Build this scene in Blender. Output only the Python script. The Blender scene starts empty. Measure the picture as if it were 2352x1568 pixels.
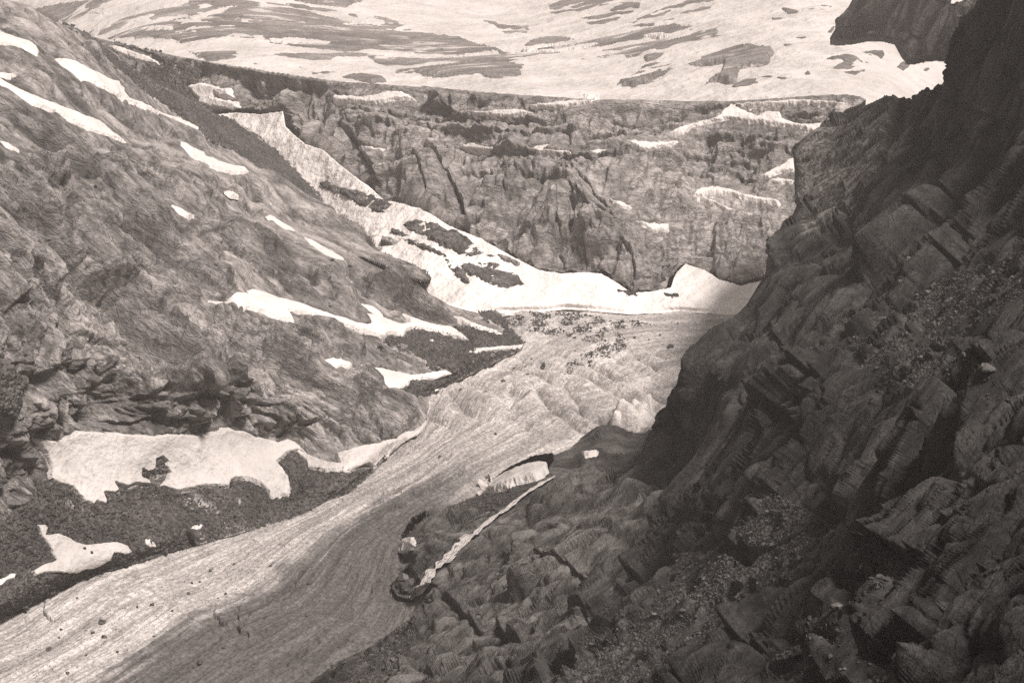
import bpy, math, time
from concurrent.futures import ThreadPoolExecutor
import numpy as np
T0 = time.time()
R = math.radians
S = bpy.context.scene

# ------------------------------------------------------------------ camera
FPX = 1576.0            # focal length in pixels of a 1024 px wide frame
PITCH = R(13.0)
CH = 300.0              # camera height above datum
cam = bpy.data.cameras.new('camera'); camo = bpy.data.objects.new('camera', cam)
S.collection.objects.link(camo); S.camera = camo
cam.sensor_width = 36.0; cam.lens = FPX * 36.0 / 1024.0
cam.clip_start = 1.0; cam.clip_end = 30000.0
camo.location = (0, 0, CH); camo.rotation_euler = (R(90) - PITCH, 0, 0)

# ------------------------------------------------------------------ sky and sun
SUN_EL, SUN_AZ = R(58.0), R(127.0)      # azimuth from the view axis (+Y) towards +X
w = bpy.data.worlds.new('World'); S.world = w; w.use_nodes = True
nt = w.node_tree; bg = nt.nodes['Background']
sky = nt.nodes.new('ShaderNodeTexSky'); sky.sky_type = 'NISHITA'; sky.sun_disc = False
sky.sun_elevation = SUN_EL; sky.sun_rotation = SUN_AZ
bw = nt.nodes.new('ShaderNodeRGBToBW'); nt.links.new(sky.outputs[0], bw.inputs[0])
tm = nt.nodes.new('ShaderNodeMixRGB'); tm.blend_type = 'MULTIPLY'; tm.inputs[0].default_value = 1
nt.links.new(bw.outputs[0], tm.inputs[1]); tm.inputs[2].default_value = (1.0, 0.905, 0.85, 1)
nt.links.new(tm.outputs[0], bg.inputs[0]); bg.inputs[1].default_value = 0.075
sl = bpy.data.lights.new('sun', 'SUN'); so = bpy.data.objects.new('sun', sl); S.collection.objects.link(so)
sl.energy = 4.3; sl.angle = R(12.0); sl.color = (1.0, 0.905, 0.85)
so.rotation_euler = (R(90) - SUN_EL, 0, R(180) - SUN_AZ)
S.view_settings.view_transform = 'Standard'; S.view_settings.look = 'None'
S.view_settings.exposure = 0.42
S.cycles.use_denoising = False; S.view_settings.gamma = 1.0
S.cycles.max_bounces = 5; S.cycles.diffuse_bounces = 3; S.cycles.volume_bounces = 1

# ------------------------------------------------------------------ projection
cp, sp = math.cos(PITCH), math.sin(PITCH)
def ray(px, py):
    a = (px - 512.0) / FPX; b = (341.0 - py) / FPX
    return np.stack([a, cp + b * sp, -sp + b * cp], -1)
def point(px, py, D):
    p = ray(np.asarray(px, float), np.asarray(py, float)) * np.asarray(D, float)[..., None]
    p[..., 2] += CH
    return p
TILES = {'A': (0, 0), 'B': (337.5, 0), 'C': (674, 0), 'D': (0, 225), 'E': (337.5, 225), 'F': (674, 225),
         'G': (0, 449.5), 'H': (337.5, 449.5), 'I': (674, 449.5)}
def T(*a):
    out = []; o = None; k = 1
    for v in a:
        if isinstance(v, str):
            if v == 'P': o, k = (0, 0), 1.0
            elif v == 'W': o, k = (0, 0), 1024 / 2352.0
            else: o, k = TILES[v], 0.14881
        else:
            out.append((o[0] + v[0] * k, o[1] + v[1] * k))
    return np.array(out)

# ------------------------------------------------------------------ noise
rs = np.random.RandomState(7)
NT = 8192
GR = rs.normal(size=(NT, 3)); GR /= np.linalg.norm(GR, axis=1)[:, None]
GR = GR.astype(np.float32)
RJ = rs.rand(NT, 3).astype(np.float32); RH = rs.rand(NT).astype(np.float32)
RG = rs.normal(size=(NT, 3)).astype(np.float32)
def hsh(i, j, k):
    h = (i * 73856093) ^ (j * 19349663) ^ (k * 83492791)
    h = (h ^ (h >> 13)) * 1274126177
    return (h ^ (h >> 16)) & (NT - 1)
def perlin(p):
    sh = p.shape[:-1]; p = p.reshape(-1, 3).astype(np.float32)
    f0 = np.floor(p); i = f0.astype(np.int64); f = p - f0
    u = f * f * f * (f * (f * 6 - 15) + 10)
    res = 0
    for dx in (0, 1):
        wx = u[:, 0] if dx else 1 - u[:, 0]
        for dy in (0, 1):
            wy = u[:, 1] if dy else 1 - u[:, 1]
            for dz in (0, 1):
                wz = u[:, 2] if dz else 1 - u[:, 2]
                g = GR[hsh(i[:, 0] + dx, i[:, 1] + dy, i[:, 2] + dz)]
                d = g[:, 0] * (f[:, 0] - dx) + g[:, 1] * (f[:, 1] - dy) + g[:, 2] * (f[:, 2] - dz)
                res = res + d * wx * wy * wz
    return (res * 1.5).reshape(sh)
def fbm(p, n=4, gain=0.5, ridged=False):
    a, s, out = 1.0, 1.0, 0
    for o in range(n):
        v = perlin(p * s + o * 17.3)
        if ridged: v = 0.5 - np.abs(v) * 2
        out = out + a * v
        a *= gain; s *= 2.03
    return out
def cells(p):
    """distances to the two nearest cell centres and the facet height of each cell"""
    sh = p.shape[:-1]; p = p.reshape(-1, 3).astype(np.float32); n = len(p)
    out = np.zeros((4, n), np.float32)
    def work(a):
        q_ = p[a:a + 40000]; out[:, a:a + 40000] = _cells(q_)
    with ThreadPoolExecutor(4) as ex: list(ex.map(work, range(0, n, 40000)))
    return [a.reshape(sh) for a in out]
def _cells(p):
    b = np.floor(p).astype(np.int64); n = len(p)
    F1 = np.full(n, 9, np.float32); F2 = np.full(n, 9, np.float32)
    v1 = np.zeros(n, np.float32); v2 = np.zeros(n, np.float32)
    hx = [(b[:, 0] + k) * 73856093 for k in (-1, 0, 1)]; hy = [(b[:, 1] + k) * 19349663 for k in (-1, 0, 1)]; hz = [(b[:, 2] + k) * 83492791 for k in (-1, 0, 1)]
    f = p - b.astype(np.float32)
    for dx in (-1, 0, 1):
        for dy in (-1, 0, 1):
            for dz in (-1, 0, 1):
                h = hx[dx + 1] ^ hy[dy + 1] ^ hz[dz + 1]
                h = (h ^ (h >> 13)) * 1274126177
                h = (h ^ (h >> 16)) & (NT - 1)
                J = RJ[h]
                d0 = f[:, 0] - dx - 0.5 - (J[:, 0] - 0.5) * 0.9; d1 = f[:, 1] - dy - 0.5 - (J[:, 1] - 0.5) * 0.9; d2 = f[:, 2] - dz - 0.5 - (J[:, 2] - 0.5) * 0.9
                q = d0 * d0 + d1 * d1 + d2 * d2
                k = np.nonzero(q < F2)[0]
                if len(k) == 0: continue
                hk = h[k]; G = RG[hk]; qk = q[k]
                v = 0.7 * np.clip(G[:, 0] * d0[k] + G[:, 1] * d1[k] + G[:, 2] * d2[k], -1.6, 1.6) + (RH[hk] - 0.5) * 1.1
                m = qk < F1[k]; a = k[m]; c = k[~m]
                F2[a] = F1[a]; v2[a] = v1[a]; F1[a] = qk[m]; v1[a] = v[m]
                F2[c] = qk[~m]; v2[c] = v[~m]
    return np.stack([np.sqrt(F1), np.sqrt(F2), v1, v2])
def sm(x, a, b):
    t = np.clip((x - a) / (b - a), 0, 1); return t * t * (3 - 2 * t)
def frame(d):
    e1 = np.array(d, float); e1 /= np.linalg.norm(e1)
    e3 = np.array([0, -0.5, 0.85]); e3 -= e1 * (e3 @ e1); e3 /= np.linalg.norm(e3)
    e2 = np.cross(e3, e1)
    return np.stack([e1, e2, e3], 1)          # columns

# ------------------------------------------------------------------ polygon helpers (frame pixels used only to trace outlines)
def nearest(px, py, poly, closed=True):
    """distance to polyline, nearest point, arc parameter"""
    best = np.full(px.shape, 1e9); qx = np.zeros(px.shape); qy = np.zeros(px.shape); arc = np.zeros(px.shape)
    P = np.vstack([poly, poly[:1]]) if closed else poly
    L = 0
    for (ax, ay), (bx, by) in zip(P[:-1], P[1:]):
        dx, dy = bx - ax, by - ay; l2 = dx * dx + dy * dy + 1e-9
        t = np.clip(((px - ax) * dx + (py - ay) * dy) / l2, 0, 1)
        cx, cy = ax + t * dx, ay + t * dy
        d = (px - cx) ** 2 + (py - cy) ** 2; m = d < best
        best = np.where(m, d, best); qx = np.where(m, cx, qx); qy = np.where(m, cy, qy)
        arc = np.where(m, L + t * math.sqrt(l2), arc); L += math.sqrt(l2)
    return np.sqrt(best), qx, qy, arc
def inside(px, py, poly):
    r = np.zeros(px.shape, bool)
    P = np.vstack([poly, poly[:1]])
    for (ax, ay), (bx, by) in zip(P[:-1], P[1:]):
        c = (ay > py) != (by > py)
        with np.errstate(divide='ignore', invalid='ignore'):
            xi = (bx - ax) * (py - ay) / (by - ay + 1e-12) + ax
        r ^= c & (px < xi)
    return r
def sdist(px, py, poly, pad=12.0):
    """signed distance, + inside; only exact within pad of the polygon's box"""
    x0, y0 = poly.min(0) - pad; x1, y1 = poly.max(0) + pad
    out = np.full(px.shape, -pad)
    m = (px > x0) & (px < x1) & (py > y0) & (py < y1)
    if m.any():
        d = nearest(px[m], py[m], poly)[0]
        out[m] = np.where(inside(px[m], py[m], poly), d, -np.minimum(d, pad))
    return out

# ------------------------------------------------------------------ terrain surfaces
def gd(px, py):
    """depth of the plane the glacier lies in"""
    d = ray(np.asarray(px, float), np.asarray(py, float))
    return 370.0 / np.maximum(0.13 * d[..., 1] - d[..., 2], 0.05)

LIFT = np.array([0, -0.45, 0.89])
class Surf:
    def __init__(s, ctrl, outline, under=(), gap=1.0, macro=((60, 3.0),), roll=6.0, pits=(), dfun=None, weld=None):
        s.weld = weld; s.drop = 0.7
        s.outline, s.under, s.gap, s.macro, s.roll, s.pits, s.dfun = outline, list(under), gap, macro, roll, list(pits), dfun
        if ctrl is not None:
            c = np.array(ctrl, float); X = c[:, :2] / 100.0; v = np.log(c[:, 2]); n = len(c)
            r = np.linalg.norm(X[:, None] - X[None], axis=2)
            K = np.where(r > 0, r * r * np.log(r + 1e-12), 0) + np.eye(n) * 0.01
            Pm = np.hstack([np.ones((n, 1)), X])
            A = np.zeros((n + 3, n + 3)); A[:n, :n] = K; A[:n, n:] = Pm; A[n:, :n] = Pm.T
            s.w = np.linalg.solve(A, np.concatenate([v, np.zeros(3)])); s.X = X
    def depth(s, px, py):
        if s.dfun: D = s.dfun(px, py)
        else:
            x = px / 100.0; y = py / 100.0; n = len(s.X)
            D = s.w[n] + s.w[n + 1] * x + s.w[n + 2] * y
            for i in range(n):
                r2 = (x - s.X[i, 0]) ** 2 + (y - s.X[i, 1]) ** 2
                D = D + s.w[i] * 0.5 * r2 * np.log(r2 + 1e-12)
            D = np.exp(D)
        for u in s.under: D = np.minimum(D, u.depth(px, py) - s.gap)
        return D
    def base(s, px, py):
        px = np.asarray(px, float); py = np.asarray(py, float)
        ins = inside(px, py, s.outline)
        o = ~ins
        d = np.zeros(px.shape); X = px.copy(); Y = py.copy()
        if o.any():
            dd, qx, qy, _ = nearest(px[o], py[o], s.outline)
            d[o] = dd; X[o] = qx; Y[o] = qy
        D = s.depth(X, Y)
        wf = 1.0
        if s.weld is not None:                            # meet the neighbour exactly along their contact
            line, fn, wid = s.weld
            k = np.exp(-(nearest(X, Y, line, False)[0] / wid) ** 2)
            D = D + (fn(X, Y) - 0.5 - D) * k; wf = 1 - k
        for poly, dep, wd in s.pits:
            D = D + dep * sm(sdist(px, py, poly), -wd * 0.5, wd)
        D = D - 1.7 * s.lift(point(X, Y, D)) * wf; P = point(X, Y, D)
        e = (d * D / FPX)[..., None]                      # beyond its outline the surface turns away and down
        P = P + ray(X, Y) * s.roll * e - np.array([0, 0, s.drop]) * e
        return P, d
    def lift(s, P):
        h = 0
        for k, (sc, am) in enumerate(s.macro): h = h + perlin(P / sc + 3.1 * k) * am
        return h
    def grid(s, xs, ys):
        PX, PY = np.meshgrid(xs, ys)
        P, d = s.base(PX, PY)
        return PX, PY, P, smooth_n(grid_normals(P)), d
    def at(s, px, py):
        """points and normals at scattered places"""
        e = 0.7; out = []
        n0 = None
        A, _ = s.base(px, py); B, _ = s.base(px + e, py); C, _ = s.base(px, py + e)
        n = np.cross(B - A, C - A); n /= np.linalg.norm(n, axis=-1)[..., None] + 1e-9
        f = np.sign((n * (A - np.array([0, 0, CH]))).sum(-1)); n = -n * f[..., None]
        return A, n

def grid_normals(P):
    n = np.cross(np.gradient(P, axis=1), np.gradient(P, axis=0))
    n /= np.linalg.norm(n, axis=-1)[..., None] + 1e-9
    f = (n * (P - np.array([0, 0, CH]))).sum(-1)
    n[f > 0] *= -1
    return n

def axis(lo, hi, flo, fhi, st, grow=1.12):
    """fine steps between flo and fhi, growing ones out to lo and hi"""
    mid = list(np.arange(flo, fhi, st)); a = []; x, q = flo, st
    while x > lo: q *= grow; x -= q; a.append(x)
    x, q = mid[-1], st; b = []
    while x < hi: q *= grow; x += q; b.append(x)
    return np.array(a[::-1] + mid + b)

def smooth_n(N, k=3):
    for _ in range(k):
        p = np.pad(N, ((1, 1), (1, 1), (0, 0)), mode='edge')
        N = (p[:-2, 1:-1] + p[2:, 1:-1] + p[1:-1, :-2] + p[1:-1, 2:] + 2 * p[1:-1, 1:-1]) / 6
    return N / (np.linalg.norm(N, axis=-1)[..., None] + 1e-9)

# ------------------------------------------------------------------ meshes
def tag(o, label=None, cat=None, group=None, kind=None):
    for k, v in (('label', label), ('category', cat), ('group', group), ('kind', kind)):
        if v: o[k] = v
    return o
def grid_mesh(name, P, keep, mat, uv=None, attrs=None):
    ny, nx = P.shape[:2]
    q = keep[:-1, :-1] & keep[1:, :-1] & keep[:-1, 1:] & keep[1:, 1:]
    j, i = np.nonzero(q)
    a = j * nx + i
    F = np.stack([a, a + nx, a + nx + 1, a + 1], 1)
    used = np.unique(F); mp = np.full(ny * nx, -1, np.int64); mp[used] = np.arange(len(used))
    F = mp[F]; V = P.reshape(-1, 3)[used]
    at = {k: v.reshape(-1)[used] for k, v in (attrs or {}).items()}
    u = uv.reshape(-1, 2)[used] if uv is not None else None
    return raw_mesh(name, V, F, mat, u, at)
def raw_mesh(name, V, F, mat, uv=None, attrs=None, smooth=True):
    me = bpy.data.meshes.new(name)
    nv, nf = len(V), len(F); k = F.shape[1]
    me.vertices.add(nv); me.vertices.foreach_set('co', V.astype(np.float32).ravel())
    me.loops.add(nf * k); me.loops.foreach_set('vertex_index', F.astype(np.int32).ravel())
    me.polygons.add(nf); me.polygons.foreach_set('loop_start', np.arange(0, nf * k, k, dtype=np.int32))
    me.polygons.foreach_set('loop_total', np.full(nf, k, np.int32))
    me.polygons.foreach_set('use_smooth', np.full(nf, smooth, bool))
    me.update(calc_edges=True)
    if uv is not None:
        l = me.uv_layers.new(name='flow'); l.data.foreach_set('uv', uv[F.ravel()].astype(np.float32).ravel())
    for nme, v in (attrs or {}).items():
        a = me.attributes.new(nme, 'FLOAT', 'POINT'); a.data.foreach_set('value', v.astype(np.float32))
    me.materials.append(mat)
    o = bpy.data.objects.new(name, me); S.collection.objects.link(o)
    return o

# ------------------------------------------------------------------ materials
class Mat:
    def __init__(s, name):
        s.m = bpy.data.materials.new(name); s.m.use_nodes = True; s.t = s.m.node_tree
        s.b = s.t.nodes['Principled BSDF']; s.b.inputs['Specular IOR Level'].default_value = 0.25
        s.b.inputs['Roughness'].default_value = 0.85
        s.tc = s.n('ShaderNodeTexCoord').outputs['Object']
    def n(s, t, **kw):
        x = s.t.nodes.new(t)
        for k, v in kw.items(): setattr(x, k, v)
        return x
    def l(s, a, b): s.t.links.new(a, b)
    def val(s, sock, v):
        if hasattr(v, 'links') or isinstance(v, bpy.types.NodeSocket): s.l(v, sock)
        else: sock.default_value = v
    def frame(s, R3=None, scale=(1, 1, 1), src=None):
        """texture space turned to the strata and stretched"""
        src = src or s.tc
        if R3 is not None:
            cb = s.n('ShaderNodeCombineXYZ')
            for k in range(3):
                dp = s.n('ShaderNodeVectorMath', operation='DOT_PRODUCT'); s.l(src, dp.inputs[0])
                dp.inputs[1].default_value = tuple(R3[:, k] * scale[k]); s.l(dp.outputs['Value'], cb.inputs[k])
            return cb.outputs[0]
        mp = s.n('ShaderNodeMapping'); s.l(src, mp.inputs[0]); mp.inputs['Scale'].default_value = scale
        return mp.outputs[0]
    def noise(s, v, scale, detail=6, rough=0.6, dist=0.0, typ='FBM'):
        x = s.n('ShaderNodeTexNoise'); s.l(v, x.inputs['Vector']); x.noise_type = typ
        x.inputs['Scale'].default_value = scale; x.inputs['Detail'].default_value = detail
        x.inputs['Roughness'].default_value = rough; x.inputs['Distortion'].default_value = dist
        return x.outputs[0]
    def vor(s, v, scale, feat='DISTANCE_TO_EDGE'):
        x = s.n('ShaderNodeTexVoronoi', feature=feat); s.l(v, x.inputs['Vector']); x.inputs['Scale'].default_value = scale
        return x.outputs['Distance']
    def ramp(s, v, lo, hi, a=0.0, b=1.0):
        x = s.n('ShaderNodeMapRange'); x.interpolation_type = 'SMOOTHSTEP'
        for k, q in zip((0, 1, 2, 3, 4), (v, lo, hi, a, b)): s.val(x.inputs[k], q)
        return x.outputs[0]
    def math(s, op, a, b=0.0):
        x = s.n('ShaderNodeMath', operation=op); s.val(x.inputs[0], a); s.val(x.inputs[1], b); return x.outputs[0]
    def attr(s, name):
        x = s.n('ShaderNodeAttribute'); x.attribute_name = name; return x.outputs['Fac']
    def color(s, v, tint=(1.0, 0.95, 0.915)):
        """grey value -> colour"""
        cb = s.n('ShaderNodeCombineColor')
        for k in range(3): s.l(s.math('MULTIPLY', v, tint[k]), cb.inputs[k])
        s.l(cb.outputs[0], s.b.inputs['Base Color'])
    def bump(s, h, dist=1.0, strength=1.0, prev=None):
        x = s.n('ShaderNodeBump'); s.l(h, x.inputs['Height']); x.inputs['Distance'].default_value = dist
        x.inputs['Strength'].default_value = strength
        if prev: s.l(prev, x.inputs['Normal'])
        return x.outputs[0]

def rock_mat(name, R3, u, dark, light, streak=0.0, bumpk=1.0, snow=0.0):
    """u: size of one frame pixel in metres at the surface; sets the finest grain"""
    M = Mat(name)
    q = M.frame(R3, (0.5, 1.0, 1.0))
    big = M.noise(q, 1 / (u * 90), 5, 0.6)
    mid = M.noise(q, 1 / (u * 14), 7, 0.68, 0.2)
    fin = M.noise(q, 1 / (u * 3.2), 5, 0.7)
    v = M.math('ADD', M.math('MULTIPLY', big, 0.45), M.math('MULTIPLY', mid, 0.55))
    v = M.ramp(v, 0.38, 0.62, dark, light)
    v = M.math('MULTIPLY', v, M.ramp(fin, 0.3, 0.7, 0.72, 1.28))
    cr = M.attr('crack')
    v = M.math('MULTIPLY', v, M.math('SUBTRACT', 1.0, M.math('MULTIPLY', cr, 0.6)))  # crack dirt, plus the shade inside cracks painted into the colour
    if streak:
        vz = M.frame(None, (1 / (u * 5), 1 / (u * 5), 1 / (u * 90)))
        st = M.noise(vz, 1.0, 3, 0.6)
        zone = M.noise(M.tc, 1 / (u * 45), 2, 0.5)
        k = M.math('MULTIPLY', M.ramp(st, 0.5, 0.56), M.ramp(zone, 0.5, 0.58))
        v = M.math('MULTIPLY', v, M.math('SUBTRACT', 1.0, M.math('MULTIPLY', k, streak)))
    if snow:                                            # snow lying in the long hollows of the slabs
        sn = M.noise(M.frame(R3, (0.3, 1.0, 1.0)), 1 / (u * 24), 6, 0.62, 0.4); zn = M.noise(M.tc, 1 / (u * 70), 3, 0.5)
        k = M.ramp(M.math('ADD', sn, M.math('MULTIPLY', zn, 0.35)), 0.73, 0.82)
        mx = M.n('ShaderNodeMix'); M.l(k, mx.inputs[0]); M.l(v, mx.inputs[2]); mx.inputs[3].default_value = snow; v = mx.outputs[0]
    M.color(v)
    vc = M.vor(M.frame(R3, (0.4, 1, 1)), 1 / (u * 9))
    crk = M.ramp(vc, 0.0, 0.07)
    h = M.math('ADD', M.math('MULTIPLY', mid, u * 7 * bumpk), M.math('MULTIPLY', fin, u * 1.9 * bumpk))
    h = M.math('ADD', h, M.math('MULTIPLY', crk, u * 0.5 * bumpk))
    M.l(M.bump(h, 1.0, 1.0), M.b.inputs['Normal'])
    return M.m

def scree_mat(name, u, dark, light):
    M = Mat(name)
    x = M.n('ShaderNodeTexVoronoi', feature='F1'); M.l(M.tc, x.inputs['Vector']); x.inputs['Scale'].default_value = 1 / (u * 3.0)
    y = M.n('ShaderNodeTexVoronoi', feature='F1'); M.l(M.tc, y.inputs['Vector']); y.inputs['Scale'].default_value = 1 / (u * 7.0)
    sp = M.n('ShaderNodeSeparateColor'); M.l(x.outputs['Color'], sp.inputs[0])
    big = M.noise(M.tc, 1 / (u * 60), 5, 0.6)
    v = M.math('MULTIPLY', M.ramp(sp.outputs[0], 0.0, 1.0, dark, light), M.ramp(big, 0.35, 0.65, 0.75, 1.2))
    M.color(v)
    h = M.math('ADD', M.math('MULTIPLY', x.outputs['Distance'], -u * 2.4), M.math('MULTIPLY', y.outputs['Distance'], -u * 2.5))
    h = M.math('ADD', h, M.math('MULTIPLY', M.noise(M.tc, 1 / (u * 2.5), 3, 0.6), u * 2))
    M.l(M.bump(h, 1.0, 1.0), M.b.inputs['Normal'])
    return M.m

def snow_mat(name, u, lo=0.62, hi=0.78, dirt=0.0, direction=None, ripple=0.5):
    M = Mat(name)
    big = M.noise(M.tc, 1 / (u * 50), 5, 0.6)
    q = M.frame(direction, (0.15, 1, 1)) if direction is not None else M.tc
    fin = M.noise(q, 1 / (u * 5), 6, 0.7)
    v = M.math('MULTIPLY', M.ramp(big, 0.3, 0.7, lo, hi), M.ramp(fin, 0.25, 0.7, 0.93, 1.04))
    if dirt:
        dn = M.noise(q, 1 / (u * 7), 8, 0.75); dz = M.noise(M.tc, 1 / (u * 60), 3, 0.5)
        k = M.math('MULTIPLY', M.ramp(dn, 0.5, 0.72), M.ramp(dz, 0.42, 0.62))
        v = M.math('MULTIPLY', v, M.math('SUBTRACT', 1.0, M.math('MULTIPLY', k, dirt)))
    M.color(v, (1.0, 0.955, 0.92))
    h = M.math('ADD', M.math('MULTIPLY', fin, u * ripple), M.math('MULTIPLY', big, u * 14))
    M.l(M.bump(h, 1.0, 1.0), M.b.inputs['Normal'])
    M.b.inputs['Roughness'].default_value = 0.7
    return M.m

# ------------------------------------------------------------------ rock relief
def spacing(P):
    return np.maximum(np.linalg.norm(np.gradient(P, axis=0), axis=-1), np.linalg.norm(np.gradient(P, axis=1), axis=-1))
def blur(a, n):
    for _ in range(n):
        p = np.pad(a, 1, mode='edge'); a = (p[:-2, 1:-1] + p[2:, 1:-1] + p[1:-1, :-2] + p[1:-1, 2:] + p[1:-1, 1:-1]) / 5
    return a
def relief(P, R3, octs, stretch=(3.0, 1.2, 1.0), warp=0.28, N=None, h=None):
    """metres of relief and a 0..1 crack value; octs = (cell size, amplitude, crack depth).
    Each finer octave is read where the coarser ones have already moved the surface to."""
    base = 0 if h is None else h
    h = np.zeros(P.shape[:-1]) + base; crack = np.zeros(P.shape[:-1])
    for k, (c, am, cd) in enumerate(octs):
        X = P if N is None else P + N * h[..., None]
        sp_ = blur(spacing(X), 5)                         # mesh spacing in metres: leave out what it cannot carry
        aa = sm(c / sp_, 2.8, 6.5)
        p = (X @ R3 / np.array(stretch)) / c + 11.7 * k + c
        wv = np.stack([perlin(p * 1.3 + 5), perlin(p * 1.3 + 31), perlin(p * 1.3 + 57)], -1) * warp
        p = p + wv
        F1, F2, v1, v2 = cells(p)
        e = F2 - F1
        wb = np.clip(np.maximum(2.6 * sp_ / c, 0.38 * am / c), 0.07, 0.6)             # faces meet over at least a few mesh steps
        t = 0.5 + 0.5 * sm(e, 0, wb)
        edge = np.exp(-e / np.maximum(0.06, wb * 0.45))
        h = h + aa * am * (v1 * t + v2 * (1 - t)) - aa * cd * edge
        crack = np.maximum(crack, aa * edge * min(1.0, 0.35 + cd))
    return h - base, crack

def relax(P, keep, n=5):
    """even out vertices where steep faces have pulled the mesh far apart"""
    for _ in range(n):
        g = np.maximum(np.linalg.norm(np.gradient(P, axis=0), axis=-1), np.linalg.norm(np.gradient(P, axis=1), axis=-1))
        w = sm(blur(g / keep, 2), 1.5, 3.0)[1:-1, 1:-1, None] * 0.85
        A = (P[:-2, 1:-1] + P[2:, 1:-1] + P[1:-1, :-2] + P[1:-1, 2:]) / 4
        P = P.copy(); P[1:-1, 1:-1] += (A - P[1:-1, 1:-1]) * w
    return P
def spacing(P):
    return np.maximum(np.linalg.norm(np.gradient(P, axis=0), axis=-1), np.linalg.norm(np.gradient(P, axis=1), axis=-1))

def bulges(h, PX, PY, lst):
    """big rounded buttresses: (centre, half width, half height in frame pixels, metres, tilt)"""
    for (cx, cy), rx, ry, H, tl in lst:
        a = math.radians(tl); dx = PX - cx; dy = PY - cy
        dx = dx + fbm(np.stack([PX / 14, PY / 14, PX * 0 + cx], -1), 3) * 4; dy = dy + fbm(np.stack([PX / 14, PY / 14, PX * 0 + cy], -1), 3) * 4
        u = (dx * math.cos(a) + dy * math.sin(a)) / rx; v = (-dx * math.sin(a) + dy * math.cos(a)) / ry
        h = h + H * np.exp(-(u * u + v * v) ** 1.8)
    return h

# fine quality (frame pixels between mesh vertices)
Q = 0.8

# ------------------------------------------------------------------ outlines traced from the photograph
LEFT = T('P', (-260, -60), (-60, -22), 'A', (0, -5), (110, 22), (210, 60), (300, 125), (430, 165), (520, 190), (600, 245), (700, 310),
         (770, 355), (850, 425), (950, 500), (1050, 560), (1250, 650), (1450, 770), (1550, 800), (1700, 890), (1850, 1010), (1990, 1150),
         (2140, 1310), (2170, 1365), (2250, 1470), (2352, 1500), 'E', (60, 0), (150, 40), (200, 85), (260, 80), (350, 75), (420, 110),
         (500, 180), (610, 290), (625, 365), (500, 350), (380, 300), (250, 250), (130, 200), (140, 230), (300, 310), (470, 390),
         (540, 430), (640, 490), (740, 540), (860, 570), (950, 590), (1050, 575), (1120, 620), (1150, 690), (1260, 790), (1240, 835),
         (1100, 900), (900, 1000), (700, 1090), (610, 1150), (600, 1290), (560, 1380), (420, 1480), (330, 1560),
         'G', (2352, 300), (1900, 480), (1400, 620), (1100, 700), (800, 800), (660, 830), (480, 900), (290, 1000), (0, 1140), (-300, 1300),
         'P', (-260, 760))
FAN = T('W', (500, 262), (545, 258), (600, 262), (650, 255), (655, 290), (700, 330), (745, 345), (790, 385), (850, 430), (885, 460),
        (930, 468), (990, 490), (1035, 520), (1100, 545), (1180, 590), (1240, 620), (1290, 627), (1345, 624), (1380, 627), (1420, 650),
        (1450, 672), (1500, 668), (1540, 660), (1553, 625), (1575, 605), (1620, 620), (1650, 640), (1700, 655), (1745, 645), (1800, 610),
        (1900, 600), (1900, 760), (1700, 724), (1560, 716), (1450, 722), (1380, 716), (1300, 709), (1250, 716), (1110, 730),
        (1000, 720), (800, 660), (700, 560), (560, 420), (480, 330))
RIGHT = T('P', (1800, -900), (1300, -700), (1120, -300), (1010, -60), 'C', (2130, -60), (2080, 0), (2040, 60), (1960, 140), (1955, 200), (1880, 290), (1870, 370), (1850, 440),
          (1840, 530), (1810, 570), (1740, 600), (1650, 620), (1560, 700), (1535, 735), (1545, 690), (1580, 668), (1490, 655), (1370, 690), (1250, 740), (1150, 785), (1060, 805),
          (1020, 860), (960, 900), (900, 950), (800, 1010), (830, 1050), (810, 1110), (850, 1180), (810, 1240), (820, 1330),
          (840, 1420), (825, 1460), (760, 1500), (705, 1560), 'F', (650, 110), (630, 180), (660, 230), (685, 270), (600, 350),
          (550, 430), (480, 540), (400, 630), (330, 700), (200, 800), (120, 870), (60, 940), (30, 1000), (20, 1060),
          'E', (2270, 1080), (2210, 1200), (2170, 1290), (2100, 1380), (2060, 1400), (1960, 1400), (1850, 1360), (1750, 1350),
          (1640, 1430), (1560, 1500), (1440, 1550), 'H', (1430, 40), (1300, 60), (1150, 130), (1085, 190), (1040, 235), (990, 270), (960, 300), (870, 330),
          (740, 385), (600, 400), (520, 470), (460, 560), (430, 610), (425, 690), (480, 760), (455, 830), (370, 890), (365, 930), (400, 980),
          (510, 1012), (530, 1080), (500, 1130), (400, 1200), (300, 1270), (200, 1330), (100, 1380), (0, 1420),
          'G', (2240, 1480), (2100, 1567), 'P', (280, 720), (230, 790), (1800, 790))

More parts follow.
